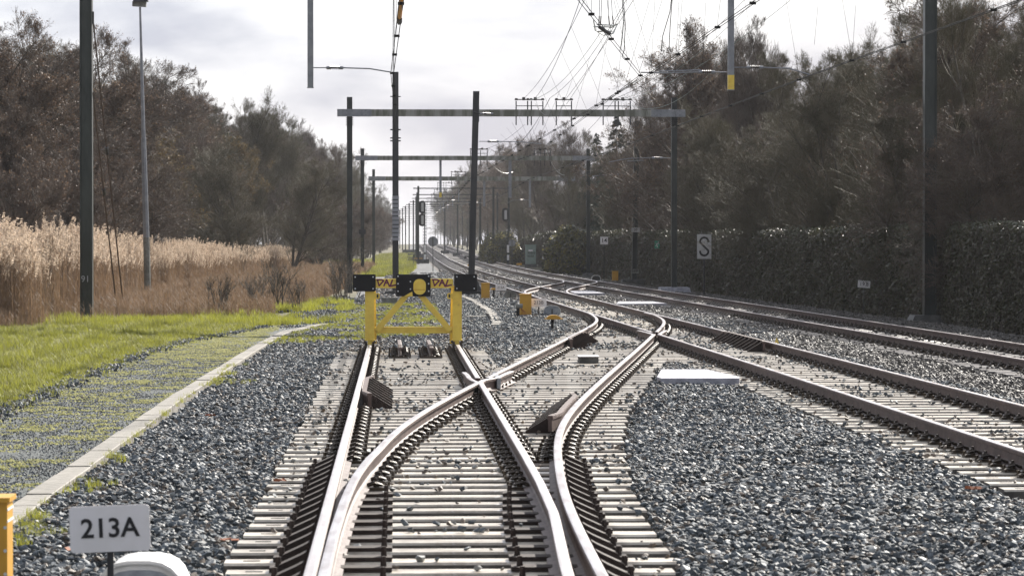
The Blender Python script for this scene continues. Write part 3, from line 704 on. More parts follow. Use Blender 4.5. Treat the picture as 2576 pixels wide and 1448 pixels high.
def portal(label, Y, xL, xR, beamz, zt, b0, b1, beamh, mw, hang=(), drops=(), group='overhead line portals', feet=(1, 1), mm='mast', splice=(.1, .1)):
    t = thing('line_portal', label, 'portal', (0, Y, float(gz(Y))), 0, group)
    for x, fo in ((xL, feet[0]), (xR, feet[1])):
        b = MB(); hmast(b, zt, mw, mw * 1.1, M[mm]); m_ = b.build('mast', t); m_.location = (x, 0, 0)
        if fo:
            b = MB(); footing(b, mw * 4.2, mw * 4, .12, M['conc_dk'], .2); f_ = b.build('footing', t); f_.location = (x, 0, 0)
        b = MB()
        for k in range(5): b.box((x, 0, beamz - beamh / 2 - .06 - k * .07), (mw * 1.35, mw * 1.35, .02), M['mast_b'])
        b.build('clamp_band', t)
    e = 1.35 if beamh > .15 else 0
    b = MB(); b.box(((b0 + b1) / 2, -.16, beamz), (b1 - b0 - 2 * e, .20, beamh), M['beamc'] if beamh > .15 else M['mast']); b.build('beam', t)
    if e:
        for x in (b0 + e / 2, b1 - e / 2):
            b = MB(); b.box((x, -.16, beamz), (e - .004, .22, beamh * 1.06), M['galv'])
            for q in (-.45, -.3, .3, .45):
                for zz in (-.08, .08): b.tube([(x + q, -.28, beamz + zz), (x + q, -.265, beamz + zz)], .014, M['mast_b'], 6)
            b.build('end_sleeve', t)
    hangers(t, hang, -.02, beamz)
    for x, zb, tip, w_ in drops:
        b = MB(); b.box((x, -.02, (beamz + zb) / 2 - beamh / 4), (w_, w_, beamz - zb - beamh / 2), M['galv']); b.box((x, -.02, zb), (w_ * 1.15, w_ * 1.15, .015), M['galv']); d_ = b.build('drop_post', t)
        if tip:
            b = MB(); b.box((x, -.02, zb + tip / 2 + .01), (w_ * 1.03, w_ * 1.03, tip), M['yellow']); b.build('yellow_tip', d_)
    return t
# nearest portal: only its masts and drop posts reach into the view
P0 = 78.5
p0 = portal('nearest wide portal with dark masts at both sides and two drop posts', P0, -7.62, 13.28, 8.75, 9.6, -8.1, 13.8, .34, .30, hang=(-.1, 5.9, 6.5, 9.8), drops=((XA(782, P0), ZA(222, P0), 0, .145), (XA(1840, P0), ZA(226, P0), .36, .15)), feet=(0, 1))
arm(p0, XA(782, P0) + .07, -.02, ZA(172, P0), XA(985, P0), ZA(183, P0), 1)
arm(p0, XA(1840, P0) - .07, -.02, ZA(181, P0), XA(1612, P0), ZA(182, P0), -1, second=(.45, 1.5))
arm(p0, XA(1840, P0) + .07, -.02, ZA(169, P0), XA(2040, P0), ZA(187, P0), 1)
b = MB(); footing(b, .75, .9, .05, M['conc'], .10); o = b.build('footing', p0); o.location = (-7.62, 0, 0)
b = MB(); b.add([(.1, -.7, -.3), (.75, -.7, -.3), (.75, .2, -.3), (.1, .2, -.3), (.1, -.5, .03), (.36, -.5, .03), (.36, .2, .03), (.1, .2, .03)], [(3, 2, 1, 0), (4, 5, 6, 7), (0, 1, 5, 4), (1, 2, 6, 5), (2, 3, 7, 6), (3, 0, 4, 7)], M['conc']); o = b.build('footing', p0); o.location = (-7.62, 0, 0)
link('lettering', text_mesh('91', .22, M['band'], .001), p0, (-7.64, -.15, 1.02))
b = MB()
for (xa, ya, za), (xb, yb, zb) in (((.16, 0, 7.45), (XA(318, 90) + 7.62, 11, .0)), ((.16, 0, 5.6), (XA(301, 90) + 7.62, 11, .0))):
    p, q = Vector((xa, ya, za)), Vector((xb, yb, zb)); b.tube([p, q], .020, M['rust'], 5); mpt = p.lerp(q, .42); d = (q - p).normalized(); b.tube([mpt - d * .14, mpt + d * .14], .05, M['mast_b'], 6)
b.box((.16, 0, 7.45), (.06, .1, .3), M['mast_b']); o = b.build('guy_rod', p0); o.location = (-7.62, 0, 0)

P1 = 125.0
p1 = portal('first full portal behind the buffer stop with long stained beam', P1, XA(880, P1), XA(1697, P1), ZA(285, P1), 7.65, XA(849, P1), XA(1724, P1), .27, .215, hang=[XA(v, P1) for v in (1317, 1346, 1418, 1536, 1566)], feet=(0, 0))
b = MB(); footing(b, 1.35, 1.6, .17, M['slab'], .12); b.v = [(x, y, z) for x, y, z in b.v]; o = b.build('footing', p1); o.location = (XA(1697, P1), 0, 0)
arm(p1, XA(1688, P1), -.02, ZA(397, P1), XA(1534, P1), ZA(407, P1), -1, second=(.7, 1.35))
P2_ = 191.0
p2 = portal('second portal behind the buffer stop with a yellow tipped drop post', P2_, XA(912, P2_), XA(1480, P2_), ZA(398, P2_), 7.6, XA(894, P2_), XA(1497, P2_), .27, .22, hang=[XA(v, P2_) for v in (1196, 1213, 1357, 1372)], drops=((XA(1108, P2_), ZA(497, P2_), .3, .14), (XA(1283, P2_), ZA(497, P2_), 0, .18)), feet=(0, 1))
arm(p2, XA(1276, P2_), -.02, ZA(397, P2_), XA(1218, P2_), ZA(393, P2_), -1)
b = MB(); b.box((XA(912, P2_) , -.15, ZA(583, P2_)), (.42, .3, .28), M['mast_b']); b.build('switch_box', p2)
P3 = 251.0
p3 = portal('third portal behind the buffer stop with two pale drop posts', P3, XA(940, P3), XA(1432, P3), ZA(449.5, P3), 7.75, XA(927, P3), XA(1447, P3), .33, .22, hang=[XA(v, P3) for v in (1145, 1161)], drops=((XA(1218, P3), ZA(519, P3), 0, .17), (XA(1333, P3), ZA(521, P3), 0, .17)), feet=(0, 1))
arm(p3, XA(1214, P3), -.02, ZA(510, P3), XA(1158, P3), ZA(516, P3), -1); arm(p3, XA(1330, P3), -.02, ZA(503, P3), XA(1275, P3), ZA(512, P3), -1)
lab = {310: 'fourth portal, thin tube beam, beside the double signal', 352: 'fifth portal of thin tube beam seen down the line', 396: 'sixth portal of thin tube beam seen down the line'}
for i, Y in enumerate((310, 352, 396, 440, 485, 532, 580, 630, 685, 745, 810, 880, 960, 1050, 1150)):
    x0 = float(T2(Y)) - (2.75 if Y < 420 else 2.75 + (Y - 420) * .012); x1 = float(T3(Y)) + 2.3
    portal(lab.get(Y, 'hazy tube beam portal far down the line'), Y, x0, x1, 7.27, 7.5, x0 - .5, x1 + .2, .10, .19, hang=[x0 + 2.2, x0 + 3.0] if Y < 500 else [], group='overhead line portals' if Y < 400 else 'far portals down the line', feet=(0, 1))
    if Y < 500:
        t = bpy.data.objects[[o.name for o in bpy.data.objects if o.name.startswith('line_portal')][-1]]
        for x in (float(T2(Y)) + 1.2,):
            b = MB(); b.box((x - 0, -.02, 6.6), (.12, .12, 1.2), M['galv']); b.build('drop_post', t); arm(t, x, -.02, 6.1, x - 1.7, 5.9, -1)
        b = MB(); b.box((x0, -.3, .17), (2.1, 1.2, .45), M['conc_dk']); b.build('footing', t)

# single masts
def single(label, X, Y, h, w, m, lean=0, foot=None, cat='mast'):
    t = thing('steel_mast', label, cat, (X, Y, 0)); b = MB(); hmast(b, h, w, w, M[m], lean=lean); b.build('shaft', t)
    if foot:
        b = MB(); footing(b, foot[0], foot[1], foot[2], M[foot[3]], .06); b.build('footing', t)
    return t
m1 = single('dark leaning mast standing right behind the right buffer plate', XA(1184, 119), 119, ZA(230, 119), .235, 'mast_b', lean=XA(1198, 119) - XA(1184, 119), foot=(1.25, .9, .12, 'black'))
b = MB(); b.prism([(.14, .1), (.42, .1), (.14, .75)], -.05, .05, M['mast_b']); b.build('gusset', m1)
b = MB(); b.box((.02, -.12, ZA(618, 119)), (.035, .02, .32), M['slot']); b.build('slot', m1)
arm(m1, XA(1205, 119) - m1.location.x, -.02, ZA(356, 119), XA(1362, 119) - m1.location.x, ZA(362, 119), 1)
b = MB(); insulator(b, .35, -.1, ZA(287, 119), L=.5, m=M['insul']); b.tube([(.12, -.1, ZA(283, 119)), (.4, -.1, ZA(287, 119))], .02, M['mast_b'], 5); b.box((.30, -.05, ZA(287, 119)), (.04, .04, .6), M['galv']); b.build('insulator', m1)
m2 = single('dark blue grey mast behind the centre buffer plate wrapped in grey bands', XA(995, 121), 121, ZA(182, 121), .235, 'mast_b', foot=(.9, .9, .1, 'conc_dk'))
for k in range(11):
    b = MB(); b.box((.005, 0, ZA(601 - k * 10.4, 121)), (.262, .262, .13 if k % 3 else .11), M['band']); b.build('band', m2)
for k, yv in enumerate((244, 327, 348, 355)):
    b = MB(); b.box((.0, -.12, ZA(yv, 121)), (.40, .05, .05 if k else .035), M['mast_b']); b.build('clamp', m2)
m3 = single('olive grey post with the 20 plate standing before the hedge', XA(1596, 155), 155, ZA(305, 155), .24, 'mast', lean=XA(1603, 155) - XA(1596, 155), foot=(1.3, 1.0, .14, 'conc_dk'))
for txt, yd, w_ in (('20', 578, .42), ('19 9', 682, .40)):
    b = MB(); b.prism(rounded(w_, .22, .02, 3), -.16, -.15, M['greysign'] if txt == '20' else M['conc']); p = b.build('number_plate', m3); p.location = (.06 if txt == '20' else .03, 0, ZA(yd, 155)); link('lettering', text_mesh(txt, .17 if txt == '20' else .15, M['ink'], .002), p, (0, -.163, 0))
arm(m3, -.1, -.02, ZA(439, 155), XA(1490, 155) - m3.location.x, ZA(443, 155), -1)
for xd, yb, yt, lb in ((1241, 650, 470, 'thin grey mast in the haze left of the cabinet'), (1208, 645, 500, 'banded grey mast in the haze at the wood edge'), (1181, 640, 505, 'slim hazy mast at the right wood edge, third from the cabinet'), (1151, 634, 515, 'slim hazy mast before the dark wood'), (1119, 632, 520, 'slim hazy mast before the dark wood, farther off')):
    Y = {1241: 300, 1208: 335, 1181: 372, 1151: 420, 1119: 470}[xd]
    single(lb, XA(xd, Y), Y, ZA(yt, Y) - float(gz(Y)), .2, 'mast', foot=(1.3, 1, .35, 'conc_dk')).location.z = float(gz(Y))

# floodlight pole
t = thing('floodlight_pole', 'slender pale floodlight pole rising from the reeds', 'lamp pole', (XA(375, 108), 108, 0))
L = lambda z: (XA(375 + (356 - 375) * z / ZA(15, 108), 108) - XA(375, 108))
b = MB(); b.tube([(0, 0, -.3), (L(2.1), 0, 2.1)], [.12, .11], M['conc'], 8); b.build('base', t)
b = MB(); b.tube([(L(2.1), 0, 2.1), (L(5.5), 0, 5.5)], [.11, .085], M['galv'], 8); b.build('lower_shaft', t)
b = MB(); b.tube([(L(5.5), 0, 5.5), (L(9.9), 0, 9.9)], [.07, .035], M['galv'], 8); b.build('upper_shaft', t)
b = MB(); b.box((L(10) - .02, 0, 10.0), (.46, .3, .16), M['conc'], ry=.06); b.box((L(10) + .03, -.05, 10.14), (.5, .35, .14), M['mast_b'], ry=-.05); b.build('lamp_head', t)
# signals and discs
def signal(label, X, Y, heads, ladder=True):
    t = thing('railway_signal', label, 'signal', (X, Y, 0)); b = MB(); b.box((0, 0, heads[0] / 2), (.12, .12, heads[0]), M['mast']); b.build('post', t)
    for z in heads:
        b = MB(); b.prism([(a - .25, c + z) for a, c in rounded(.62, 1.25, .30, 6)], -.12, .10, M['black']); h = b.build('signal_head', t)
        b = MB(); b.prism([(a - .22, c + z) for a, c in rounded(.24, .85, .03, 2)], -.16, -.12, M['greysign']); b.build('back_box', h)
    b = MB()
    for k in range(int(heads[0] / .3)): b.box((.0, -.1, .3 + .3 * k), (.34, .03, .05), M['mast_b'])
    for q in (-.17, .17): b.tube([(q, -.1, 0), (q, -.1, heads[0])], .014, M['mast_b'], 4)
    b.build('ladder', t)
    b = MB(); b.box((0, -.12, 1.4), (.2, .04, .7), M['white']); b.box((0, -.12, .6), (.2, .04, .5), M['white']); b.build('striped_plate', t); return t
signal('black oval signal head seen from behind on a ladder post by the hedge', XA(1278, 292), 292, [ZA(540, 292)])
signal('double black signal heads on the left masts down the line', XA(1062, 306) + .25, 306, [ZA(521, 306), ZA(553, 306)])
for lb, xd, yd, r, Y in (('round grey disc seen from behind on a thin pole left of the main tracks', 1089, 607, .36, 228), ('smaller round grey disc beside the right signal ladder', 1288, 611, .32, 285)):
    t = thing('disc_sign', lb, 'sign', (XA(xd, Y), Y, 0)); z = ZA(yd, Y); b = MB(); b.tube([(0, -.02, z), (0, .0, z)], r, M['galv'], 24); b.build('disc', t); b = MB(); b.tube([(0, -.03, -.2), (0, -.03, z + r)], .03, M['mast'], 5); b.build('pole', t)
t = thing('short_stake', 'tiny dark stake with a knob in the far grass verge', 'stake', (XA(1051 - 10, 262), 262, 0)); b = MB(); b.tube([(0, 0, 0), (0, 0, .8)], .03, M['mast_b'], 5); b.build('rod', t); b = MB(); b.tube([(0, 0, .78), (0, 0, .95)], .09, M['mast_b'], 6); b.build('knob', t)

# concrete slabs in the ballast
def slab(label, P, z, h):
    b = MB(); b.prism(P, z, z + h, M['slab'], axis='z'); return b.build('concrete_slab', label=label, cat='slab')
slab('large frosty trapezoid slab in the ballast beside the crossover', [(3.60, 42.9), (4.66, 42.9), (4.72, 43.4), (4.52, 46.0), (3.86, 46.0), (3.58, 43.4)], -.06, .13)
slab('pale trapezoid slab right of the distant crossover', [(6.75, 97), (8.35, 97.5), (8.2, 101), (7.1, 101)], -.03, .08)
slab('pale trapezoid slab left of the distant crossover', [(4.4 + 2.1, 115), (4.4 + 3.2, 115.3), (7.5, 121), (6.6, 121)], -.03, .12)
t = thing('track_box', 'small flat white lidded box between the crossover rails', 'box', (3.06, 50.4, .0)); b = MB(); b.box((0, 0, .05), (.30, .5, .10), M['conc_dk']); b.build('body', t); b = MB(); b.box((0, 0, .108), (.33, .54, .012), M['white']); b.build('lid', t)
t = thing('concrete_block', 'mossy concrete block half hidden behind the centre buffer plate', 'block', (XA(981, 100), 100, 0)); b = MB(); footing(b, .55, .5, .20, M['conc'], .04); b.build('block', t)
b = MB(); b.prism([(-.05, 0), (0, .14), (.05, 0), (.0, .05)], -.01, .01, M['yellow']); b.build('marker_clip', label='tiny yellow clip lying in the ballast between the main tracks', cat='marker').location = (7.05, 58.5, .02)

# ------------------------------------------------------------------ overhead wires
def sag(p, q, s, n=12):
    p, q = Vector(p), Vector(q); return [p.lerp(q, i / n) - Vector((0, 0, s * 4 * (i / n) * (1 - i / n))) for i in range(n + 1)]
def wire(b, pts, r=.008, m='wire'): b.tube(pts, r, M[m], 4, cap=False)
def line(label, cpts, kpts, dens=8):
    """contact wire pair through cpts, carrier through kpts (with sag), droppers"""
    t = thing('overhead_line', label, 'overhead wire', (0, 0, 0), 0, 'overhead lines')
    cx = lin([p[1] for p in cpts], [p[0] for p in cpts]); cz = lin([p[1] for p in cpts], [p[2] for p in cpts])
    for d in (-.035, .035):
        b = MB(); wire(b, [(float(cx(y_)) + d, y_, float(cz(y_))) for y_ in sorted(set([p[1] for p in cpts]) | set(np.linspace(cpts[0][1], min(cpts[-1][1], 260), 40)))], .0085); b.build('contact_wire', t)
    b = MB(); kp = []
    for p, q in zip(kpts[:-1], kpts[1:]): kp += sag(p, q, min(1.1, .00022 * (q[1] - p[1]) ** 2 + .05))[:-1]
    kp.append(Vector(kpts[-1])); wire(b, kp, .009); b.build('carrier_wire', t)
    kx = lin([p.y for p in kp], [p.x for p in kp]); kz = lin([p.y for p in kp], [p.z for p in kp])
    y_ = max(cpts[0][1], kpts[0][1]) + 2
    while y_ < min(cpts[-1][1], 330):
        a = (float(cx(y_)), y_, float(cz(y_))); c = (float(kx(y_)), y_, float(kz(y_)))
        if c[2] - a[2] > .15:
            b = MB(); wire(b, [a, (a[0] * .98 + c[0] * .02, y_, a[2] + .12), c], .0035); b.box(a, (.11, .05, .05), M['wire']); b.build('dropper', t)
        y_ += dens * random.uniform(.8, 1.2)
    return t
def chain(fn, dz, y0, ystep=60, y1=1100, x_=0, zz=7.5):
    out = []; y_ = y0
    while y_ <= y1: out.append((float(fn(y_)) + x_, y_, zz + float(gz(y_)))); y_ += ystep
    return out
stag = [.15, -.15]
def cchain(fn, first, y0=125, z=5.75):
    ysq = [125, 191, 251, 310, 352, 396, 440, 485, 532, 580, 630, 745, 880, 1050]
    return first + [(float(fn(v)) + stag[i % 2], v, z + float(gz(v))) for i, v in enumerate(ysq)]
KZ = 7.62
def kchain(fn, first, off=0): return first + [(float(fn(v)) + off, v, KZ + float(gz(v))) for v in (125, 191, 251, 310, 352, 396, 440, 485, 532, 580, 630, 745, 880, 1050)]
line('contact wires over the middle main track crossing in front of the right drop post', cchain(T2, [(6.15, 20, 5.8), (6.02, 53, 5.95), (6.25, P0, ZA(188, P0))]), kchain(T2, [(6.3, 18, 9.0), (6.4, P0, 9.2)], 1.0))
line('contact wires over the outer main track sloping across the right trees', cchain(T3, [(10.6, 20, 5.8), (10.4, 53, 5.95), (10.3, P0, ZA(188, P0))]), kchain(T3, [(10.4, 18, 9.0), (9.8, P0, 9.2)], -.2))
line('double contact wire slanting down from the insulator cage to the arm', [(.2, 20, 5.9), (3.05, 53, 6.0), (XA(1612, P0), P0, ZA(190, P0)), (XA(1345, 140), 140, ZA(387, 140)), (XA(1300, 191), 191, 6.9)], [(1.0, 18, 9.2), (5.0, P0, 9.3), (XA(1346, P1), P1, 7.62)])
sid = line('siding contact wires dropping to the banded mast', [(.1, 20, 5.85), (XA(1010, 53), 53, 5.95), (XA(987, P0), P0, ZA(185, P0)), (XA(997, 120), 120, ZA(300, 120))], [(.1, 18, 8.8), (XA(990, P0), P0, 8.9), (XA(992, 121), 121, ZA(330, 121))])
b = MB(); b.tube([(XA(1011, 54), 54, ZA(0, 54)), (XA(1006, 56), 56.5, ZA(45, 56.5))], .036, M['insul_o'], 8); b.build('section_insulator', sid)
b = MB(); b.tube([(XA(1005, 56.6), 56.6, ZA(48, 56.6)), (XA(1005, 57), 57.2, ZA(58, 57.2))], .05, M['mast_b'], 6); b.build('clamp', sid)
# extra carriers with sag, jumpers and cage
ex = thing('overhead_line', 'sagging green feeder wires swooping to the first stained portal', 'overhead wire', (0, 0, 0), 0, 'overhead lines')
for (xa, ya, za), (xb, yb, zb), sg, m_ in (((XA(1315, P1), P1, ZA(250, P1)), (XA(1480, 84), 84, ZA(-20, 84)), .35, 'wire'), ((XA(1330, P1), P1, ZA(252, P1)), (XA(1525, 84), 84, ZA(60, 84)), .45, 'wire_g'),
                                  ((XA(1418, P1), P1, ZA(256, P1)), (XA(1600, 80), 80, ZA(-10, 80)), .1, 'wire'), ((XA(1425, P1), P1, ZA(262, P1)), (XA(1570, 80), 80, ZA(20, 80)), .1, 'wire'),
                                  ((XA(1540, P1), P1, ZA(256, P1)), (XA(1900, 78), 78, ZA(0, 78)), .45, 'wire_g'), ((XA(1566, P1), P1, ZA(254, P1)), (XA(1990, 78), 78, ZA(0, 78)), .35, 'wire_g'),
                                  ((XA(1582, P1), P1, ZA(262, P1)), (XA(1860, 90), 90, ZA(95, 90)), .85, 'wire_g'),
                                  ((XA(1418, P1), P1, ZA(262, P1)), (XA(1346, P1), 124.6, ZA(262, P1)), .5, 'wire_s'), ((XA(1200, 190), 190, 7.5), (XA(1320, 160), 160, 7.9), .3, 'wire')):
    b = MB(); wire(b, sag((xa, ya, za), (xb, yb, zb), sg, 16), .008 if m_ != 'wire_s' else .012, m_); b.build('feeder_wire', ex)
b = MB(); wire(b, sag((XA(1215, 191), 191, 7.4), (XA(1290, 200), 200, 6.4), .5), .012, 'wire_s'); wire(b, sag((XA(1372, 191), 190.8, 7.6), (XA(1420, 191), 190.8, 6.0), .4), .012, 'wire_s'); b.build('jumper', ex)
cage = thing('section_insulator_cage', 'tangled insulator cage hanging on the slanting contact wire', 'insulator cage', (XA(1520, 60), 60, ZA(70, 60)))
b = MB()
for a, c in (((-.20, .14), (-.16, -.05)), ((-.16, -.05), (.0, -.14)), ((.0, -.14), (.18, -.10)), ((.18, -.10), (.26, .08)), ((.26, .08), (.12, .0)), ((-.2, .02), (.2, .02)), ((-.14, .06), (.22, .05)), ((-.12, -.07), (.16, -.06))):
    b.tube([(a[0], 0, a[1]), (c[0], .1, c[1])], .012, M['wire_s'], 5)
b.tube([(-.1, 0, .02), (.12, .05, -.12)], .035, M['mast_b'], 6); b.build('frame', cage)
for x0, x1 in ((-.10, -.06), (-.07, -.01), (.10, .03), (.18, .07)):
    b = MB(); b.tube([(x0, 0, .06), (x0 * .8 + x1 * .2, 0, .22)], .012, M['insul'], 5); b.tube([(x0 * .8 + x1 * .2, 0, .22), (x1, 0, 1.6)], .005, M['wire'], 4); b.build('hanger_rod', cage)
jl = thing('jumper_cable', 'looped black jumper cables hanging above the right registration arm', 'jumper cable', (0, 74, 0))
for k, L in enumerate(([(1690, -5), (1686, 30), (1668, 90), (1664, 130), (1672, 126), (1676, 134), (1684, 118), (1687, 60), (1692, -5)], [(1566, -5), (1570, 50), (1564, 110), (1560, 130), (1572, 122), (1566, 142), (1574, 150)], [(1570, -5), (1575, 60), (1572, 128)])):
    b = MB(); b.tube([(XA(x, 74), .1 * k, ZA(yv, 74)) for x, yv in L], .010, M['wire'], 5); b.build('cable', jl)
th = thing('hanger_wires', 'thin crossed vertical hanger wires high beside the jumper loops', 'hanger wires', (0, 70, 0))
for k, (x0, y0, x1, y1) in enumerate(((1668, -5, 1590, 240), (1595, -5, 1652, 190), (1640, -5, 1580, 200), (1718, -5, 1708, 180), (1790, -5, 1782, 150), (2084, -5, 2074, 100), (2186, -5, 2178, 120))):
    b = MB(); wire(b, [(XA(x0, 70), k * .3, ZA(y0, 70)), (XA(x1, 70), k * .3, ZA(y1, 70))], .0035); b.build('hanger', th)

# ------------------------------------------------------------------ instanced scatter (geometry nodes)
def proto(name, me):
    o = bpy.data.objects.new(name, me); return o
def scatter(name, P, Rr, S, protos, seed=0, pick=None, **k):
    """points P with euler Rr and scale S, each instancing one of the proto objects"""
    me = bpy.data.meshes.new(name); n = len(P); me.vertices.add(n); me.vertices.foreach_set('co', np.asarray(P, np.float32).ravel())
    at = me.attributes.new('rot', 'FLOAT_VECTOR', 'POINT'); at.data.foreach_set('vector', np.asarray(Rr, np.float32).ravel())
    S = np.asarray(S, np.float32)
    if S.ndim == 1: S = np.repeat(S[:, None], 3, 1)
    at = me.attributes.new('scl', 'FLOAT_VECTOR', 'POINT'); at.data.foreach_set('vector', S.ravel())
    at = me.attributes.new('pick', 'INT', 'POINT'); at.data.foreach_set('value', (np.random.default_rng(seed).integers(0, len(protos), n) if pick is None else pick).astype(np.int32))
    o = link(name, me, **k)
    g = bpy.data.node_groups.new(name + '_nodes', 'GeometryNodeTree'); g.interface.new_socket('Geometry', in_out='INPUT', socket_type='NodeSocketGeometry'); g.interface.new_socket('Geometry', in_out='OUTPUT', socket_type='NodeSocketGeometry')
    gi = g.nodes.new('NodeGroupInput'); go = g.nodes.new('NodeGroupOutput'); ip = g.nodes.new('GeometryNodeInstanceOnPoints'); ip.inputs['Pick Instance'].default_value = True
    gg = g.nodes.new('GeometryNodeGeometryToInstance')
    for p in reversed(protos):
        oi = g.nodes.new('GeometryNodeObjectInfo'); oi.inputs['Object'].default_value = p; g.links.new(oi.outputs['Geometry'], gg.inputs[0])
    def na(nm, ty):
        q = g.nodes.new('GeometryNodeInputNamedAttribute'); q.data_type = ty; q.inputs['Name'].default_value = nm; return q.outputs['Attribute']
    g.links.new(gi.outputs[0], ip.inputs['Points']); g.links.new(gg.outputs[0], ip.inputs['Instance'])
    g.links.new(na('rot', 'FLOAT_VECTOR'), ip.inputs['Rotation']); g.links.new(na('scl', 'FLOAT_VECTOR'), ip.inputs['Scale']); g.links.new(na('pick', 'INT'), ip.inputs['Instance Index'])
    g.links.new(ip.outputs[0], go.inputs[0])
    md = o.modifiers.new('scatter', 'NODES'); md.node_group = g; return o
def stone_mesh(seed, m, flat=.7):
    r = np.random.default_rng(seed); bm = bmesh.new()
    P = r.normal(0, 1, (13, 3)); P /= np.linalg.norm(P, axis=1)[:, None]; P *= r.uniform(.8, 1.1, (13, 1)) * (1, .78, flat * .8)
    for p in P: bm.verts.new(p * .5)
    bmesh.ops.convex_hull(bm, input=bm.verts[:])
    for v in [v for v in bm.verts if not v.link_faces]: bm.verts.remove(v)
    me = bpy.data.meshes.new('stone'); bm.to_mesh(me); bm.free(); me.materials.append(m); return me
M['stone_c'] = mat('rusty crushed stone', (.10, .075, .055), .65, 0, (.18, .15, .12), 22, .2, 60, rnd=.4)
M['stone_l'] = mat('pale crushed stone', (.20, .21, .21), .6, 0, (.30, .31, .30), 22, .2, 60, rnd=.3)
stA = [proto('stone', stone_mesh(i, M['stone'], flat=random.uniform(.5, .85))) for i in range(8)] + [proto('stone', stone_mesh(40, M['stone_c'])), proto('stone', stone_mesh(41, M['stone_l']))]
stB = [proto('stone', stone_mesh(20 + i, M['stone_b'])) for i in range(6)]
SLP = np.array(SLEEP)
def in_frame(X, Y, pad=.6):
    a = X / np.maximum(Y, 1); return (a > (-996) / 7974 - pad / np.maximum(Y, 1)) & (a < 1580 / 7974 + pad / np.maximum(Y, 1)) & (Y > 17.2)
yo = np.sort(np.unique(SLP[:, 2])); 
def on_sleeper(X, Y, m=.10):
    res = np.zeros(len(X), bool); hit = np.zeros(len(X), bool)
    order = np.argsort(SLP[:, 2]); S = SLP[order]
    lo = np.searchsorted(S[:, 2], Y - .62); hi = np.searchsorted(S[:, 2], Y + .62)
    for k in range(int((hi - lo).max()) if len(X) else 0):
        j = np.minimum(lo + k, len(S) - 1); ok = (lo + k < hi) & (X > S[j, 0] - .02) & (X < S[j, 1] + .02)
        res |= ok & (np.abs(Y - S[j, 2]) < .135 + m * 0); hit |= ok
    return res, hit
def stones(name, n_per, x0, x1, y0, y1, prot, size, seed, level=-.02, boundary=None, onsl=.02, lab=None, **k):
    r = np.random.default_rng(seed); n = int((x1 - x0) * (y1 - y0) * n_per); X = r.uniform(x0, x1, n); Y = r.uniform(y0, y1, n)
    ok = in_frame(X, Y); 
    if boundary is not None: ok &= boundary(X, Y)
    X, Y = X[ok], Y[ok]; on, hit = on_sleeper(X, Y)
    keep = (~on) | (r.random(len(X)) < onsl * np.where(Y > 27, 1, .35) * (.3 + 1.4 * (hsh(X, Y, 1.1, 77) > .15)))
    X, Y, on, hit = X[keep], Y[keep], on[keep], hit[keep]; S = size * (.5 + 1.15 * r.random(len(X)) ** 1.3)
    S = np.where(on, S * .95, S)
    Z = np.where(on, S * .26, np.where(hit, -.11 + r.uniform(0, .045, len(X)) + .02 * hsh(X, Y, 1.2, 5), level + r.uniform(-.05, .012, len(X)) + .030 * hsh(X, Y, 1.3, 9)))
    Z += gz(Y); Ro = r.uniform(-.6, .6, (len(X), 3)); Ro[:, 2] = r.uniform(0, 6.28, len(X))
    return np.stack([X, Y, Z], 1), Ro, S
BTW = lambda X, Y: (X > np.interp(Y, [0, 22, 60, 68, 74, 76, 100, 160], [-2.6, -2.58, -2.42, -2.25, -1.7, -1.4, -1.5, -.6])) & ~((Y > 74) & (X > P2L(Y) - .05) & (X < P2R(Y) + .15) & (hsh(X * 2, Y * .5, 2.0, 88) > -.45))
LIM = lambda X, Y: X < (T2(np.clip(Y, 0, 1500)) + 1.7)
def cat(*L): return [np.concatenate([l[i] for l in L]) for i in range(3)]
A = cat(stones('', 900, -3, 8.2, 17, 34, stA, .055, 1, boundary=lambda X, Y: BTW(X, Y) & LIM(X, Y), onsl=.08),
        stones('', 620, -3, 8.2, 34, 56, stA, .055, 2, boundary=lambda X, Y: BTW(X, Y) & LIM(X, Y), onsl=.07),
        stones('', 330, -3, 8.2, 56, 84, stA, .060, 3, boundary=lambda X, Y: BTW(X, Y) & (X < XC(np.clip(Y, 0, 85)) + 3.4), onsl=.24),
        stones('', 130, -2, 8, 84, 130, stA, .075, 4, boundary=lambda X, Y: BTW(X, Y) & (X < T2(Y) + 1.2), onsl=.22),
        stones('', 45, -1, 8, 130, 210, stA, .10, 44, boundary=lambda X, Y: BTW(X, Y) & (X < T2(Y) + 1.0), onsl=.35))
rr_ = np.random.default_rng(91); Xa, Ya = A[0][:, 0], A[0][:, 1]; pk = rr_.integers(0, 10, len(Xa)); dmin = np.full(len(Xa), 9.)
for q_ in (SLx + 0 * Ya, SRx + 0 * Ya, CLf(np.clip(Ya, 0, 85)), CRf(np.clip(Ya, 0, 85)), T2(Ya) - G, T2(Ya) + G): dmin = np.minimum(dmin, np.abs(Xa - q_))
pk = np.where(rr_.random(len(Xa)) < .55 * np.exp(-(dmin / .45) ** 2) + .04 + .25 * np.clip(hsh(Xa, Ya, .8, 92) - .35, 0, 1), 8, pk)
scatter('ballast_stones', *A, stA, 1, pick=pk, kind='stuff', label='blue grey crushed stone ballast around the siding and crossover', cat='ballast')
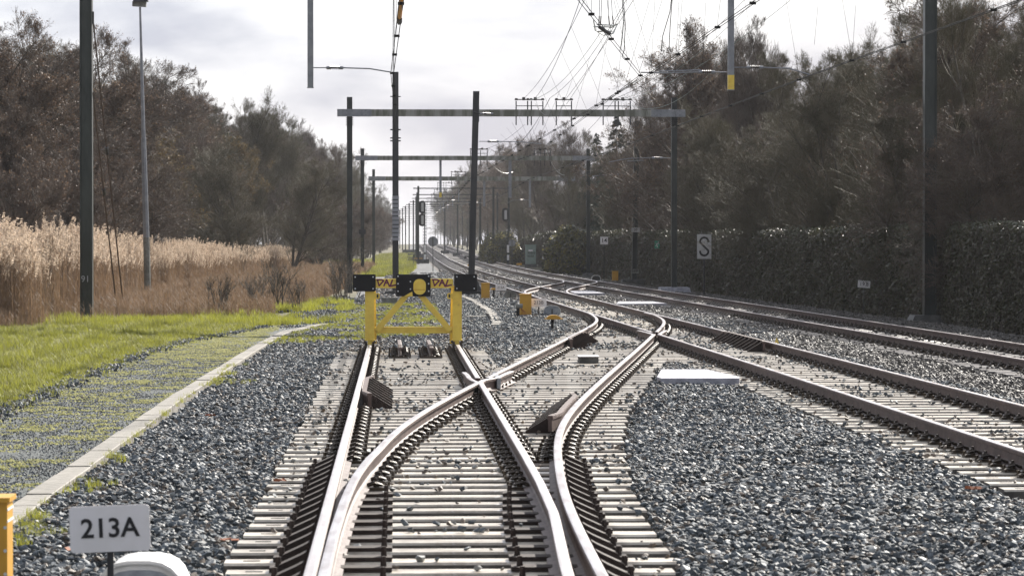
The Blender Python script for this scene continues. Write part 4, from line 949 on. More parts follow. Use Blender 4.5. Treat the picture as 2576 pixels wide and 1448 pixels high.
A = cat(stones('', 520, 6, 14, 33, 60, stB, .052, 5, boundary=lambda X, Y: ~LIM(X, Y) & (X < T3(Y) + 2.6), onsl=.09),
        stones('', 300, 5, 14, 56, 90, stB, .062, 6, boundary=lambda X, Y: (X > np.where(Y < 85, XC(np.clip(Y, 0, 85)) + 2.0, T2(Y) + 1.0)) & (X < T3(Y) + 3.2), onsl=.16),
        stones('', 130, 3, 13, 84, 140, stB, .075, 7, boundary=lambda X, Y: (X > T2(Y) + .4) & (X < T3(Y) + 3.0), onsl=.12),
        stones('', 45, 2, 13, 140, 230, stB, .10, 8, boundary=lambda X, Y: (X > T2(Y) - 1.5) & (X < T3(Y) + 2.6), onsl=.05))
scatter('ballast_stones', *A, stB, 2, kind='stuff', label='brownish ballast stones around the two main tracks', cat='ballast')
# stones along the left edge of the path and patches in the verge
r = np.random.default_rng(31); n = 5200; Y = 17 + 56 * r.random(n) ** .9; X = PL(Y) + r.normal(0, .12, n) + .05 * hsh(Y * 3, Y, .8, 2); dens = hsh(X * 0, Y, .9, 12) > -.35; X, Y = X[dens], Y[dens]
P = np.stack([X, Y, -.02 + .04 * r.random(len(X))], 1); S = .055 * r.uniform(.6, 1.5, len(X))
n = 5200; Y2 = r.uniform(84, 160, n); X2_ = r.uniform(-6.5, .2, n); ok = hsh(X2_ * 1.0, Y2 * .25, .9, 15) > .25; X2_, Y2 = X2_[ok], Y2[ok]
X3 = r.uniform(-3.6, .3, 9000); Y3 = r.uniform(71, 112, 9000); ok = (X3 > np.interp(Y3, [71, 78, 112], [-2.6, -3.0, -2.6])) & (hsh(X3, Y3 * .5, 1.5, 17) > -.55); X3, Y3 = X3[ok], Y3[ok]
P = np.concatenate([P, np.stack([X3, Y3, np.full(len(X3), -.02)], 1)]); S = np.concatenate([S, .07 * r.uniform(.6, 1.4, len(X3))])
P = np.concatenate([P, np.stack([X2_, Y2, np.full(len(X2_), .0)], 1)]); S = np.concatenate([S, .10 * r.uniform(.6, 1.4, len(X2_))])
scatter('edge_stones', P, r.uniform(0, 6.28, (len(P), 3)), S, stA, 3, kind='stuff', label='loose dark stones lining the grass side of the path', cat='stones')

# ------------------------------------------------------------------ grass, moss, reeds
def blades(n, h, spread, w, m, seed, bend=.5, seg=2, hv=.4):
    r = np.random.default_rng(seed); V = []; F = []; o = 0
    for i in range(n):
        a = r.uniform(0, 6.28); d = np.array([math.cos(a), math.sin(a), 0]); p = np.append(r.normal(0, spread, 2), 0); s = np.array([-d[1], d[0], 0]) * w / 2; hh = h * r.uniform(1 - hv, 1 + hv)
        pts = [p, p + d * bend * hh * .25 + (0, 0, hh * .6), p + d * bend * hh * .8 + (0, 0, hh)]
        V += [pts[0] - s, pts[0] + s, pts[1] - s * .8, pts[1] + s * .8, pts[2]]; F += [(o, o + 1, o + 3), (o, o + 3, o + 2), (o + 2, o + 3, o + 4)]; o += 5
    return arrmesh('blades', np.array(V), np.array(F), [m])
gr = [proto('grass', blades(26, .11, .05, .006, M['grass'], i)) for i in range(3)] + [proto('grass', blades(26, .08, .05, .006, M['grass_d'], 9, .8))]
gd = [proto('grass', blades(18, .16, .06, .007, M['grass_d'], 11 + i, .6)) for i in range(2)] + [proto('grass', blades(18, .22, .06, .005, M['straw'], 15, .6))]
r = np.random.default_rng(41)
def field(n, x0, x1, y0, y1, cond, pw=1.0):
    Y = y0 + (y1 - y0) * r.random(n) ** pw; X = r.uniform(x0, x1, n); ok = cond(X, Y) & in_frame(X, Y); return X[ok], Y[ok]
def vz(X, Y): return -.05 + .05 * hsh(X, Y, .9, 3) * np.clip(LEFTG(Y) - X, 0, 1)
X, Y = field(110000, -11.5, -3.2, 30, 82, lambda X, Y: (X < PL(Y) + r.normal(-.12, .15, len(X))) & (Y < 84))
Z = vz(X, Y); h = .62 + .9 * np.clip(hsh(X, Y, 2.2, 21) - .1, 0, 1) + .3 * hsh(X, Y, 5, 22); S = np.stack([np.ones(len(X)), np.ones(len(X)), np.clip(h, .45, 2)], 1) * r.uniform(.7, 1.25, (len(X), 1))
Ro = np.stack([np.zeros(len(X)), np.zeros(len(X)), r.uniform(0, 6.28, len(X))], 1)
scatter('grass', np.stack([X, Y, Z], 1), Ro, S, gr + [gr[0], gd[0]], 4, kind='stuff', label='bright backlit green grass between the path and the reeds', cat='grass')
X, Y = field(70000, -9, 1.6, 60, 330, lambda X, Y: (X < LEFTG(Y)) & (Y > 74) & (hsh(X * .6, Y * .2, .9, 33) + .35 * hsh(X, Y, 2, 30) > .0 + .35 * ((X > -3.5) & (Y > 80) & (Y < 150))) & ((X < -2.4) | (Y > 150) | (r.random(len(X)) < .22)), 1.3)
Z = np.where(X < LEFTG(Y), vz(X, Y), -.03) + gz(Y); S = r.uniform(.8, 1.9, len(X)) * (1 + (Y > 150) * .6); Ro = np.stack([X * 0, X * 0, r.uniform(0, 6.28, len(X))], 1)
scatter('grass', np.stack([X, Y, Z], 1), Ro, S, gr[:3], 5, kind='stuff', label='yellow green grass patches in the verge behind the buffer stop', cat='grass')
X, Y = field(15000, -4, 2.6, 190, 430, lambda X, Y: (hsh(X, Y * .15, 1.5, 90) > -.4) & (X < np.interp(Y, [190, 260, 430], [.6, 1.5, 2.4])) & (X > np.interp(Y, [190, 430], [-3.5, -2.2])))
scatter('grass', np.stack([X, Y, gz(Y) - .12], 1), np.stack([X * 0, X * 0, r.uniform(0, 6.28, len(X))], 1), r.uniform(1.6, 3, len(X)), gr[:3] + gd[:2], 55, kind='stuff', label='bright grass verge far down the line left of the mast feet', cat='grass')
# thin mossy growth behind the stop and along the kerb
X, Y = field(6500, -2.6, 2.3, 60, 100, lambda X, Y: (X > BEDL(Y)) & (X < 1.2) & (Y > 62.5 + (X + 1) * 2) & (hsh(X, Y * .5, 1.6, 35) + .6 * hsh(X, Y, 5, 36) > -.1))
X2_, Y2 = field(2200, -2.6, -1.2, 17, 50, lambda X, Y: (X < -2.56 + 1.0 * np.clip(hsh(X * 0, Y, .55, 37) - .2, 0, 1.5) * (r.random(len(X)) ** .8)))
X = np.concatenate([X, X2_]); Y = np.concatenate([Y, Y2])
Ro = np.stack([X * 0, X * 0, r.uniform(0, 6.28, len(X))], 1)
scatter('weeds', np.stack([X, Y, X * 0 - .01], 1), Ro, r.uniform(.3, .6, len(X)), gr, 6, kind='stuff', label='low mossy weeds in the ballast behind the stop and along the kerb', cat='weeds')
# moss tufts on the path
def moss_mesh(seed):
    rr = np.random.default_rng(seed); V = []; F = []; o = 0
    for i in range(16):
        p = np.append(rr.normal(0, .05, 2), .002); a = rr.uniform(0, 6.28); s = rr.uniform(.006, .016); V += [p + (s * math.cos(a + k * 2.09), s * math.sin(a + k * 2.09), 0) for k in range(3)] + [p + (0, 0, .010)]; F += [(o, o + 1, o + 3), (o + 1, o + 2, o + 3), (o + 2, o, o + 3)]; o += 4
    return arrmesh('moss', np.array(V), np.array(F), [M['moss']])
ms = [proto('moss', moss_mesh(i)) for i in range(3)]
X, Y = field(8000, -4.8, -2.7, 17, 76, lambda X, Y: (X > PL(Y)) & (X < KL(Y)) & (r.random(len(X)) < np.clip(.22 + .32 * hsh(X * 1.6, Y * 1.1, 2.6, 51) + .3 * hsh(X, Y, 7, 52) + .35 * (Y > 52), .08, 1)))
scatter('moss', np.stack([X, Y, X * 0 - .018], 1), np.stack([X * 0, X * 0, r.uniform(0, 6.28, len(X))], 1), r.uniform(.6, 1.8, len(X)), ms, 7, kind='stuff', label='yellow moss flecks growing on the fine gravel path', cat='moss')
X, Y = field(46000, -4.8, -2.7, 17, 60, lambda X, Y: (X > PL(Y)) & (X < KL(Y)), 1.5)
X2_, Y2 = field(9000, .5, 2.7, 74, 150, lambda X, Y: (X > P2L(Y)) & (X < P2R(Y)))
X = np.concatenate([X, X2_]); Y = np.concatenate([Y, Y2])
scatter('gravel_chips', np.stack([X, Y, X * 0 - .016], 1), r.uniform(0, 6.28, (len(X), 3)), np.where(Y < 61, .017, .045) * r.uniform(.5, 1.6, len(X)), stA, 17, kind='stuff', label='fine loose chips on the gravel path', cat='gravel')
# reeds
def reed_mesh(seed, n=9, h=2.0, plumes=True):
    rr = np.random.default_rng(seed); V = []; F = []; mi = []; o = 0
    for i in range(n):
        p = np.append(rr.normal(0, .14, 2), 0); a = rr.uniform(0, 6.28); ln = np.array([math.cos(a), math.sin(a), 0]) * rr.uniform(.02, .14); hh = h * rr.uniform(.75, 1.1); s = np.array([math.cos(a + 1.3), math.sin(a + 1.3), 0]) * .0045
        top = p + ln * hh + (0, 0, hh); mid = p + ln * hh * .4 + (0, 0, hh * .55); V += [p - s, p + s, mid - s, mid + s, top - s * .6, top + s * .6]; F += [(o, o + 1, o + 3), (o, o + 3, o + 2), (o + 2, o + 3, o + 5), (o + 2, o + 5, o + 4)]; mi += [0] * 4; o += 6
        for k in range(5):   # leaf blades
            t = rr.uniform(.2, .85); b0 = p + (top - p) * t; a2 = rr.uniform(0, 6.28); dd = np.array([math.cos(a2), math.sin(a2), 0]); L = rr.uniform(.15, .35); q = b0 + dd * L * .6 + (0, 0, L * .7); s2 = np.array([-dd[1], dd[0], 0]) * .009
            V += [b0 - s2, b0 + s2, q]; F += [(o, o + 1, o + 2)]; mi.append(0); o += 3
        if plumes and rr.random() < .8:
            dr = rr.uniform(.3, 1.2) * np.array([.7, -.2, 0]); 
            for k in range(26):
                t = rr.random(); c = top + (0, 0, .26 * t - .05) + dr * .10 * t * t + np.append(rr.normal(0, .022 * (1.1 - t), 2), 0); q = c + dr * .04 + rr.normal(0, .02, 3) - (0, 0, .02); s2 = rr.normal(0, .011, 3); V += [c - s2, c + s2, q]; F += [(o, o + 1, o + 2)]; mi.append(1); o += 3
    return arrmesh('reed', np.array(V), np.array(F), [M['straw'], M['plume']], mi)
rd = [proto('reed', reed_mesh(i)) for i in range(5)]; rb = [proto('stalks', reed_mesh(30 + i, 12, .8, False)) for i in range(3)]
RB = lin([60, 72, 85, 110, 140, 180, 230, 300], [-9.0, -8.2, -8.3, -8.8, -8.0, -7.0, -6.2, -5.5])
X, Y = field(26000, -16, -5, 72, 260, lambda X, Y: (X < RB(Y) - .1 + .25 * hsh(X * 0, Y, .5, 61)) & (X > RB(Y) - np.where(Y > 150, 3.5, 4.5)), 1.2)
S = r.uniform(.82, 1.12, len(X)) * np.interp(Y, [72, 80, 110, 150, 200, 260], [.92, 1.02, .92, .82, .74, .6]) * (.92 + .22 * hsh(X, Y * .4, .9, 63))
kp_ = r.random(len(X)) < np.clip(.62 + .5 * hsh(X, Y * .5, 1.3, 64), .15, 1); X, Y, S = X[kp_], Y[kp_], S[kp_]
scatter('reeds', np.stack([X, Y, vz(X, Y)], 1), np.stack([X * 0, X * 0, r.uniform(-.8, .8, len(X))], 1), S, rd, 8, kind='stuff', label='dry reed bed with pale feathery plumes along the left wood', cat='reeds')
X, Y = field(26000, -12, -1.0, 60, 240, lambda X, Y: (X < np.interp(Y, [60, 76, 80, 100, 130, 240], [-9.5, -8.0, -3.6, -2.6, -2.2, -1.5])) & (X > RB(Y) - 1.6) & (hsh(X * .8, Y * .3, 1.0, 66) + .5 * hsh(X, Y, 3, 67) > -.45), 1.2)
scatter('dry_stalks', np.stack([X, Y, vz(X, Y)], 1), np.stack([X * 0, X * 0, r.uniform(0, 6.28, len(X))], 1), r.uniform(.4, .95, len(X)) * np.interp(Y, [60, 80, 240], [.7, .75, .85]), rb, 9, kind='stuff', label='brown dry stalks and weeds in the verge before the reeds', cat='dry weeds')

# ------------------------------------------------------------------ trees
def perp(D, r):
    A_ = r.normal(0, 1, D.shape); A_ -= (A_ * D).sum(1)[:, None] * D; return A_ / np.linalg.norm(A_, axis=1)[:, None]
def spawn(P0_, P1_, P2_, n, ang, lr, r, up=.15, tmin=.2, lmin=.25):
    k = len(P0_); idx = np.repeat(np.arange(k), n); t = r.uniform(tmin, 1, k * n); a, b, c = P0_[idx], P1_[idx], P2_[idx]
    S = a * ((1 - t) ** 2)[:, None] + b * (2 * t * (1 - t))[:, None] + c * (t ** 2)[:, None]
    D = (b - a) * (1 - t)[:, None] + (c - b) * t[:, None]; D /= np.linalg.norm(D, axis=1)[:, None]; L0 = np.linalg.norm(c - a, axis=1)
    an = r.normal(ang, .18, k * n); D2 = D * np.cos(an)[:, None] + perp(D, r) * np.sin(an)[:, None]; D2[:, 2] += up; D2 /= np.linalg.norm(D2, axis=1)[:, None]
    L = L0 * lr * r.uniform(.6, 1.25, k * n) * (1.15 - .6 * t); L = np.maximum(L, lmin * .5)
    M1 = S + D2 * (L * .5)[:, None] + perp(D2, r) * (L * .10)[:, None]; E_ = S + D2 * L[:, None] + np.array([0, 0, 1]) * (L * up * .5)[:, None] + r.normal(0, .06, (k * n, 3)) * L[:, None]
    return S, M1, E_, idx
def tubes(P0_, P1_, P2_, r0, r1, n, seg=3):
    """curved tapered tubes"""
    K = len(P0_); T_ = np.linspace(0, 1, seg + 1); V = np.zeros((K, seg + 1, n, 3)); D = P2_ - P0_; D /= np.linalg.norm(D, axis=1)[:, None] + 1e-9
    U = np.cross(D, np.array([.3, .9, .31])); U /= np.linalg.norm(U, axis=1)[:, None] + 1e-9; W = np.cross(D, U)
    for j, t in enumerate(T_):
        c = P0_ * (1 - t) ** 2 + P1_ * 2 * t * (1 - t) + P2_ * t * t; rr = (r0 * (1 - t) + r1 * t)[:, None]
        for k in range(n): V[:, j, k] = c + (U * math.cos(2 * math.pi * k / n) + W * math.sin(2 * math.pi * k / n)) * rr
    base = (np.arange(K) * (seg + 1) * n)[:, None]; F = []
    for j in range(seg):
        for k in range(n): F.append(np.concatenate([base + j * n + k, base + j * n + (k + 1) % n, base + (j + 1) * n + (k + 1) % n, base + (j + 1) * n + k], 1))
    return V.reshape(-1, 3), np.concatenate(F)
def ribbons(P0_, P1_, P2_, w, r):
    D = P2_ - P0_; D /= np.linalg.norm(D, axis=1)[:, None] + 1e-9; s = perp(D, r) * w[:, None] * .5; K = len(P0_)
    V = np.stack([P0_ - s, P0_ + s, P1_ + s * .75, P1_ - s * .75, P2_ + s * .3, P2_ - s * .3], 1).reshape(-1, 3); b_ = (np.arange(K) * 6)[:, None]
    return V, np.concatenate([np.concatenate([b_, b_ + 1, b_ + 2, b_ + 3], 1), np.concatenate([b_ + 3, b_ + 2, b_ + 4, b_ + 5], 1)])
def make_tree(seed, H=11, stems=2, spread=.35, twig='twig', leaf=None, nleaf=0, fan=.75, n1=15, n2=9, n3=8, n4=7, n5=4, up=.18, low=.18, ls=.035, lean=.12):
    r = np.random.default_rng(seed); P0_ = r.normal(0, .15, (stems, 3)) * (1, 1, 0); ln = r.normal(0, lean, (stems, 2))
    P2_ = P0_ + np.stack([ln[:, 0] * H, ln[:, 1] * H, H * r.uniform(.8, .95, stems)], 1); P1_ = (P0_ + P2_) / 2 + r.normal(0, .3, (stems, 3)); P0_[:, 2] = -.3
    a1 = spawn(P0_, P1_, P2_, n1, fan, spread, r, up=up, tmin=low); a2 = spawn(*a1[:3], n2, .62, .52, r, up=up * .8); a3 = spawn(*a2[:3], n3, .6, .55, r, up=up * .8); a4 = spawn(*a3[:3], n4, .6, .62, r, up=up); a5 = spawn(*a4[:3], n5, .55, .75, r, up=up)
    R0 = H * .013; V0, F0 = tubes(P0_, P1_, P2_, np.full(stems, R0), np.full(stems, R0 * .2), 7, 6)
    rad1 = np.clip(np.linalg.norm(a1[2] - a1[0], axis=1) * .013, .012, .08); V1, F1 = tubes(*a1[:3], rad1, rad1 * .3, 5, 4)
    rad2 = np.clip(np.linalg.norm(a2[2] - a2[0], axis=1) * .011, .007, .04); V2, F2 = tubes(*a2[:3], rad2, rad2 * .35, 3, 3)
    trunk = arrmesh('trunk', np.concatenate([V0, V1]), np.concatenate([F0, F1 + len(V0)]), [M['bark']])
    Vs, Fs, mi = [V2], [F2], [np.zeros(len(F2))]; o = len(V2)
    for a, w_ in ((a3, .014), (a4, .010), (a5, .008)):
        v, f = ribbons(*a[:3], np.full(len(a[0]), w_), r); Vs.append(v); Fs.append(f + o); mi.append(np.zeros(len(f))); o += len(v)
    if nleaf:
        tips = np.concatenate([a4[2], a5[2], a5[1]]); c = tips[r.integers(0, len(tips), nleaf)] + r.normal(0, .05, (nleaf, 3)); u = r.normal(0, 1, (nleaf, 3)); u /= np.linalg.norm(u, axis=1)[:, None]; s = perp(u, r); z = ls * r.uniform(.6, 1.4, nleaf)[:, None]
        v = np.stack([c - u * z, c + s * z * .5, c + u * z, c - s * z * .5], 1).reshape(-1, 3); b_ = (np.arange(nleaf) * 4)[:, None]; Vs.append(v); Fs.append(np.concatenate([b_, b_ + 1, b_ + 2, b_ + 3], 1) + o); mi.append(np.ones(nleaf)); o += len(v)
    crown = arrmesh('crown', np.concatenate(Vs), np.concatenate(Fs), [M[twig], M[leaf or 'leafb']], np.concatenate(mi))
    return trunk, crown
TM = {
 'alder': make_tree(1, 10.5, 3, .42, leaf='leafb', nleaf=24000, ls=.038, up=.10, low=.12, fan=.85),
 'alder2': make_tree(2, 10, 4, .40, leaf='leafb', nleaf=11000, ls=.04, up=.06, low=.08, fan=.9, lean=.18),
 'straw': make_tree(3, 9, 3, .42, twig='twig_g', leaf='leafy', nleaf=34000, ls=.05, up=.05, low=.1, fan=.9, lean=.16),
 'bare': make_tree(4, 13, 2, .36, twig='twig', up=.32, low=.22, fan=.55),
 'bare2': make_tree(5, 13, 3, .34, twig='twig_g', up=.28, low=.15, fan=.65),
 'willow': make_tree(6, 12, 4, .40, twig='twig_g', leaf='leafb', nleaf=5000, ls=.04, up=.12, low=.08, fan=.75, lean=.16),
 'shrub': make_tree(7, 4.2, 7, .45, twig='twig', leaf='leafb', nleaf=5000, up=.15, low=.05, n1=9, n2=8, n3=6, n4=5, n5=3, lean=.25, fan=.7),
}
def spruce():
    r = np.random.default_rng(5); H = 13; V0, F0 = tubes(np.array([[0, 0, -.3]]), np.array([[0, 0, H / 2]]), np.array([[0, 0, H]]), np.array([.2]), np.array([.02]), 7, 4)
    n = 330; z = H * (.08 + .92 * np.sort(r.random(n))); a = r.uniform(0, 6.28, n); L = (H - z) * .30 + .15; D = np.stack([np.cos(a), np.sin(a), np.full(n, -.12)], 1); S = np.stack([z * 0, z * 0, z], 1); E_ = S + D * L[:, None]; Mm = (S + E_) / 2 + (0, 0, .1)
    v1, f1 = ribbons(S, Mm, E_, np.full(n, .03), r); b_ = spawn(S, Mm, E_, 42, .8, .30, r, up=-.25, tmin=.1); v2, f2 = ribbons(b_[0], b_[1], b_[2], np.full(len(b_[0]), .05), r)
    return arrmesh('trunk', V0, F0, [M['bark']]), arrmesh('crown', np.concatenate([v1, v2]), np.concatenate([f1, f2 + len(v1)]), [M['spruce']])
TM['spruce'] = spruce()
TM['sapling'] = make_tree(11, 1.3, 9, .45, twig='bark', up=.3, low=.25, n1=4, n2=3, n3=2, n4=1, n5=1, lean=.28, fan=.6)
TH = {}
for k_, (a_, b_) in TM.items():
    q_ = np.zeros(len(b_.vertices) * 3, np.float32); b_.vertices.foreach_get('co', q_); TH[k_] = float(np.quantile(q_[2::3], .998))
SKL = lin([-300, 0, 100, 200, 300, 335, 370, 470, 520, 600, 690, 740, 800, 860, 905, 955, 1000], [30, 50, 62, 85, 112, 185, 190, 195, 210, 245, 285, 315, 350, 405, 460, 512, 585])
SKR = lin([1020, 1080, 1100, 1200, 1300, 1400, 1500, 1560, 1620, 1700, 1800, 1900, 2100, 2200, 2300, 2576, 3200], [590, 530, 500, 430, 350, 310, 330, 290, 200, 70, 55, 45, 95, 70, -20, -100, -150])
def fit(kind, X, Y, yt=None, dy=0):
    xd = 996 + X / Y * 7974
    if yt is None: yt = float((SKL if X < 0 else SKR)(xd)) + dy
    return (ZA(yt, Y) - float(gz(Y))) / TH[kind]
NAMES = {'alder': 'alder_tree', 'alder2': 'alder_tree', 'straw': 'catkin_tree', 'bare': 'bare_tree', 'bare2': 'bare_tree', 'willow': 'willow_tree', 'shrub': 'bare_shrub', 'spruce': 'spruce_tree', 'sapling': 'sapling'}
SRC = {}
def tree(kind, X, Y, s, label, group, sz=None, cat='tree', rz=None):
    loc = (X, Y, float(gz(Y)) - .05)
    if kind not in SRC:
        t = thing(NAMES[kind], label, cat, loc, 0, group); link('trunk', TM[kind][0], t); link('crown', TM[kind][1], t); SRC[kind] = t
    else:
        t = copy_tree(SRC[kind]); t.location = loc; t['label'] = label; t['category'] = cat; t['group'] = group
    t.rotation_euler = (0, 0, random.uniform(0, 6.28) if rz is None else rz); t.scale = (s * random.uniform(.95, 1.08), s * random.uniform(.95, 1.08), sz or s); return t
gl, grr = 'trees of the left wood', 'trees of the right wood'
# (kind, image x of the crown centre, distance, image height of its top, label)
def trees(rows, group, xmin=None):
    for kd, xd, Y, yt, lb in rows:
        if xd < 560: Y = max(Y, 12.8 * 7974 / (996 - xd))
        X = XA(xd, Y)
        if xmin is not None: X = max(X, xmin)
        hs = fit(kd, X, Y, yt); tree(kd, X, Y, max(hs, .62), lb, group, sz=hs, cat='bush' if kd == 'shrub' else 'tree')
trees([
    ('alder', 30, 100, 50, 'brown alder at the far left edge of the picture'), ('alder2', 110, 104, 78, 'brown alder just left of the nearest left mast'),
    ('alder', 215, 106, 82, 'brown alder directly behind the nearest left mast'), ('alder2', 290, 112, 115, 'brown alder between the left mast and the floodlight pole'),
    ('straw', 350, 118, 230, 'straw coloured catkin tree behind the floodlight pole'), ('straw', 440, 128, 330, 'low straw coloured catkin tree right of the floodlight pole'),
    ('alder', 430, 150, 190, 'dark crowned alder rising right of the floodlight pole'), ('alder2', 530, 150, 330, 'low dark alder hanging over the reeds right of the floodlight pole'),
    ('bare', 520, 190, 205, 'tall bare tree with a fine grey crown behind the dark alder'), ('bare2', 600, 205, 240, 'bare tree halfway between floodlight pole and first portal'),
    ('bare', 670, 228, 275, 'bare grey tree whose crown slopes down towards the portals'), ('bare2', 735, 245, 312, 'spreading bare tree left of the first portal mast'),
    ('bare', 800, 285, 350, 'bare tree just left of the first portal mast'), ('bare2', 860, 330, 405, 'bare tree behind the two left portal masts'),
    ('willow', 620, 165, 360, 'low tangled willow over the reeds in the middle of the left bank'),
    ('willow', 730, 190, 400, 'low tangled willow at the right end of the reeds'), ('alder', 0, 92, 240, 'low brown alder at the left picture edge behind the reeds'),
    ('alder2', 150, 96, 260, 'low brown alder left behind the nearest mast, over the reeds'), ('alder', 330, 104, 330, 'low brown alder behind the guy rods'),
    ('shrub', 800, 215, 470, 'bare bush at the foot of the left wood before the portals'), ('shrub', 870, 262, 490, 'bare bush between the two left portal masts')], gl)
for i in range(18):      # second rank, fills the gaps of the wood
    xd = 5 + i * 48; Y = max(120 + i * 10, 14 * 7974 / (996 - xd) if i < 12 else 0) + random.uniform(-4, 4); X = XA(xd, Y) - 1.5; kd = random.choice(['alder', 'alder2', 'willow', 'bare' if i > 7 else 'alder'])
    h_ = fit(kd, X, Y, None, random.uniform(20, 70)); tree(kd, X, Y, max(h_, .7), 'brown tree in the dense second rank of the left wood', 'second rank of the left wood', sz=h_)
for i in range(22):
    Y = 300 + i * 33; X = -11 + i * .3 + random.uniform(-1.5, 1.5); kd = random.choice(['bare', 'bare2', 'willow']); h_ = fit(kd, X, Y, None, random.uniform(-8, 15))
    tree(kd, X, Y, max(h_, .7), 'hazy bare tree far down the left side of the line', 'hazy trees far down the left side', sz=h_)
for i in range(12):
    Y = 250 + i * 30; tree('shrub', -5.9 + i * .40 + random.uniform(-.5, .5), Y, random.uniform(.9, 1.3), 'low bush at the distant foot of the left wood', 'distant bushes of the left wood', cat='bush')
trees([
    ('alder', 1770, 150, 62, 'tall alder with cones whose crown stands behind the drop post'), ('alder2', 1690, 158, 190, 'alder whose branches reach left over the first portal beam'),
    ('bare', 1930, 140, 42, 'tall bare tree right of the hanging drop post'), ('bare2', 2060, 122, 95, 'olive bare tree between drop post and right mast'),
    ('willow', 2170, 104, 110, 'bushy willow left of the nearest right mast'), ('willow', 2290, 96, 0, 'big leaning willow directly left of the nearest right mast'),
    ('alder2', 2420, 88, -70, 'brown alder right behind the nearest right mast'), ('bare2', 2520, 84, -100, 'tall brown alder in the upper right corner'),
    ('willow', 2600, 80, -60, 'willow cut off by the right picture edge'), ('bare2', 1880, 130, 250, 'low alder above the S board'),
    ('willow', 1790, 128, 330, 'low willow over the hedge left of the S board'), ('willow', 2000, 112, 300, 'low willow over the hedge right of the S board'),
    ('alder', 1640, 172, 330, 'dark low alder behind the post with the 20 plate'), ('spruce', 1552, 205, 285, 'dark spruce whose top shows under the first portal beam'),
    ('spruce', 1502, 250, 335, 'smaller spruce left of the dark one under the portal beam'), ('bare2', 1580, 190, 350, 'low olive tree before the two spruces'),
    ('bare', 1400, 265, 305, 'tall thin bare tree left of the spruces'), ('bare', 1335, 300, 330, 'tall thin bare tree above the green cabinet'),
    ('bare2', 1450, 240, 380, 'olive bare tree behind the dark second portal mast'), ('bare2', 1270, 340, 370, 'bare tree behind the right signal'),
    ('willow', 1340, 262, 460, 'low tangled willow behind the green cabinet'), ('alder2', 2480, 78, 200, 'low alder over the hedge at the right edge'), ('willow', 2340, 88, 260, 'low willow over the hedge behind the right mast')], grr, 14.2)
for i in range(18):
    xd = 2640 - i * 66; Y = 100 + i * 11; X = max(XA(xd, Y) + 2.5, 16.5); kd = random.choice(['alder2', 'bare', 'willow', 'bare2']); h_ = fit(kd, X, Y, None, random.uniform(40, 110))
    tree(kd, X, Y, max(h_, .7), 'brown tree in the dense second rank of the right wood', 'second rank of the right wood', sz=h_)
for i in range(24):
    Y = 330 + i * 30; X = 14.3 + i * .12 + random.uniform(-1, 1.5); kd = random.choice(['bare', 'bare2', 'willow', 'alder']); h_ = fit(kd, X, Y, None, random.uniform(-5, 20))
    tree(kd, X, Y, max(h_, .6), 'hazy bare tree far down the right side of the line', 'hazy trees far down the right side', sz=h_)
for i in range(16):
    xd = 8 + i * 40; Y = 12.3 * 7974 / (996 - xd) if i < 12 else 215 + i * 5; tree('shrub', XA(xd, Y) + random.uniform(-.8, .3), Y, random.uniform(.85, 1.25), 'tangled brown thicket behind the reed bed', 'thickets behind the reed bed', cat='bush')
for i in range(18):
    Y = 82 + i * 12; tree('shrub', 19 + random.uniform(-1, 2.5), Y, random.uniform(1.2, 1.6), 'dark thicket deep in the right wood', 'thickets deep in the right wood', cat='bush')
for i in range(16):
    Y = 95 + i * 14; tree('shrub', 16.2 + random.uniform(-.2, .8), Y, random.uniform(.9, 1.25), 'twiggy bush showing over the ivy hedge', 'bushes behind the ivy hedge', cat='bush')
for xd, Y, s, lb in ((868, 112, 1.1, 'thin leafless sapling left of the buffer stop'), (850, 104, .8, 'tiny leafless sapling beside the left buffer plate'), (640, 88, .7, 'leafless sapling at the front of the verge'), (560, 84, .7, 'leafless sapling right of the guy rods'), (700, 92, .9, 'leafless sapling in the middle of the verge'), (100, 84, 1.1, 'leafless sapling at the left before the reeds'), (35, 76, .9, 'leafless sapling low at the left edge'), (745, 90, .6, 'small leafless sapling left of the end of the kerb')):
    tree('sapling', XA(xd, Y), Y, s, lb, 'small leafless saplings', cat='sapling')

# ------------------------------------------------------------------ ivy hedge
HX = lin([40, 66, 78, 95, 115, 135, 180, 270, 330], [14.4, 13.95, 13.7, 13.2, 12.55, 12.35, 12.45, 12.8, 13.2]); HH = lin([40, 66, 121, 180, 270, 330], [2.3, 2.3, 2.22, 2.45, 2.6, 2.2])
hed = thing('ivy_hedge', 'long high ivy covered hedge wall along the right main track', 'hedge', (0, 60, 0))
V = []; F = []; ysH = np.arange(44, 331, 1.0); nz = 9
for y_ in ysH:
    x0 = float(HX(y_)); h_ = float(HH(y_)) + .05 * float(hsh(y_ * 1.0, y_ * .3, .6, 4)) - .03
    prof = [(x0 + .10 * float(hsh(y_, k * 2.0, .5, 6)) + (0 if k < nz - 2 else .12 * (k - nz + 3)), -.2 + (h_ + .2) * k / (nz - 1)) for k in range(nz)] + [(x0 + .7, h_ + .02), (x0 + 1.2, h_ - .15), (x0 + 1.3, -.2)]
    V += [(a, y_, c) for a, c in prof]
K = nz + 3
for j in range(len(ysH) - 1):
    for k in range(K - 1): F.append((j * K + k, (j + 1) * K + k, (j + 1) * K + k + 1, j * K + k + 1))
part('core', arrmesh('core', np.array(V), np.array(F), [M['hedge']]), hed)
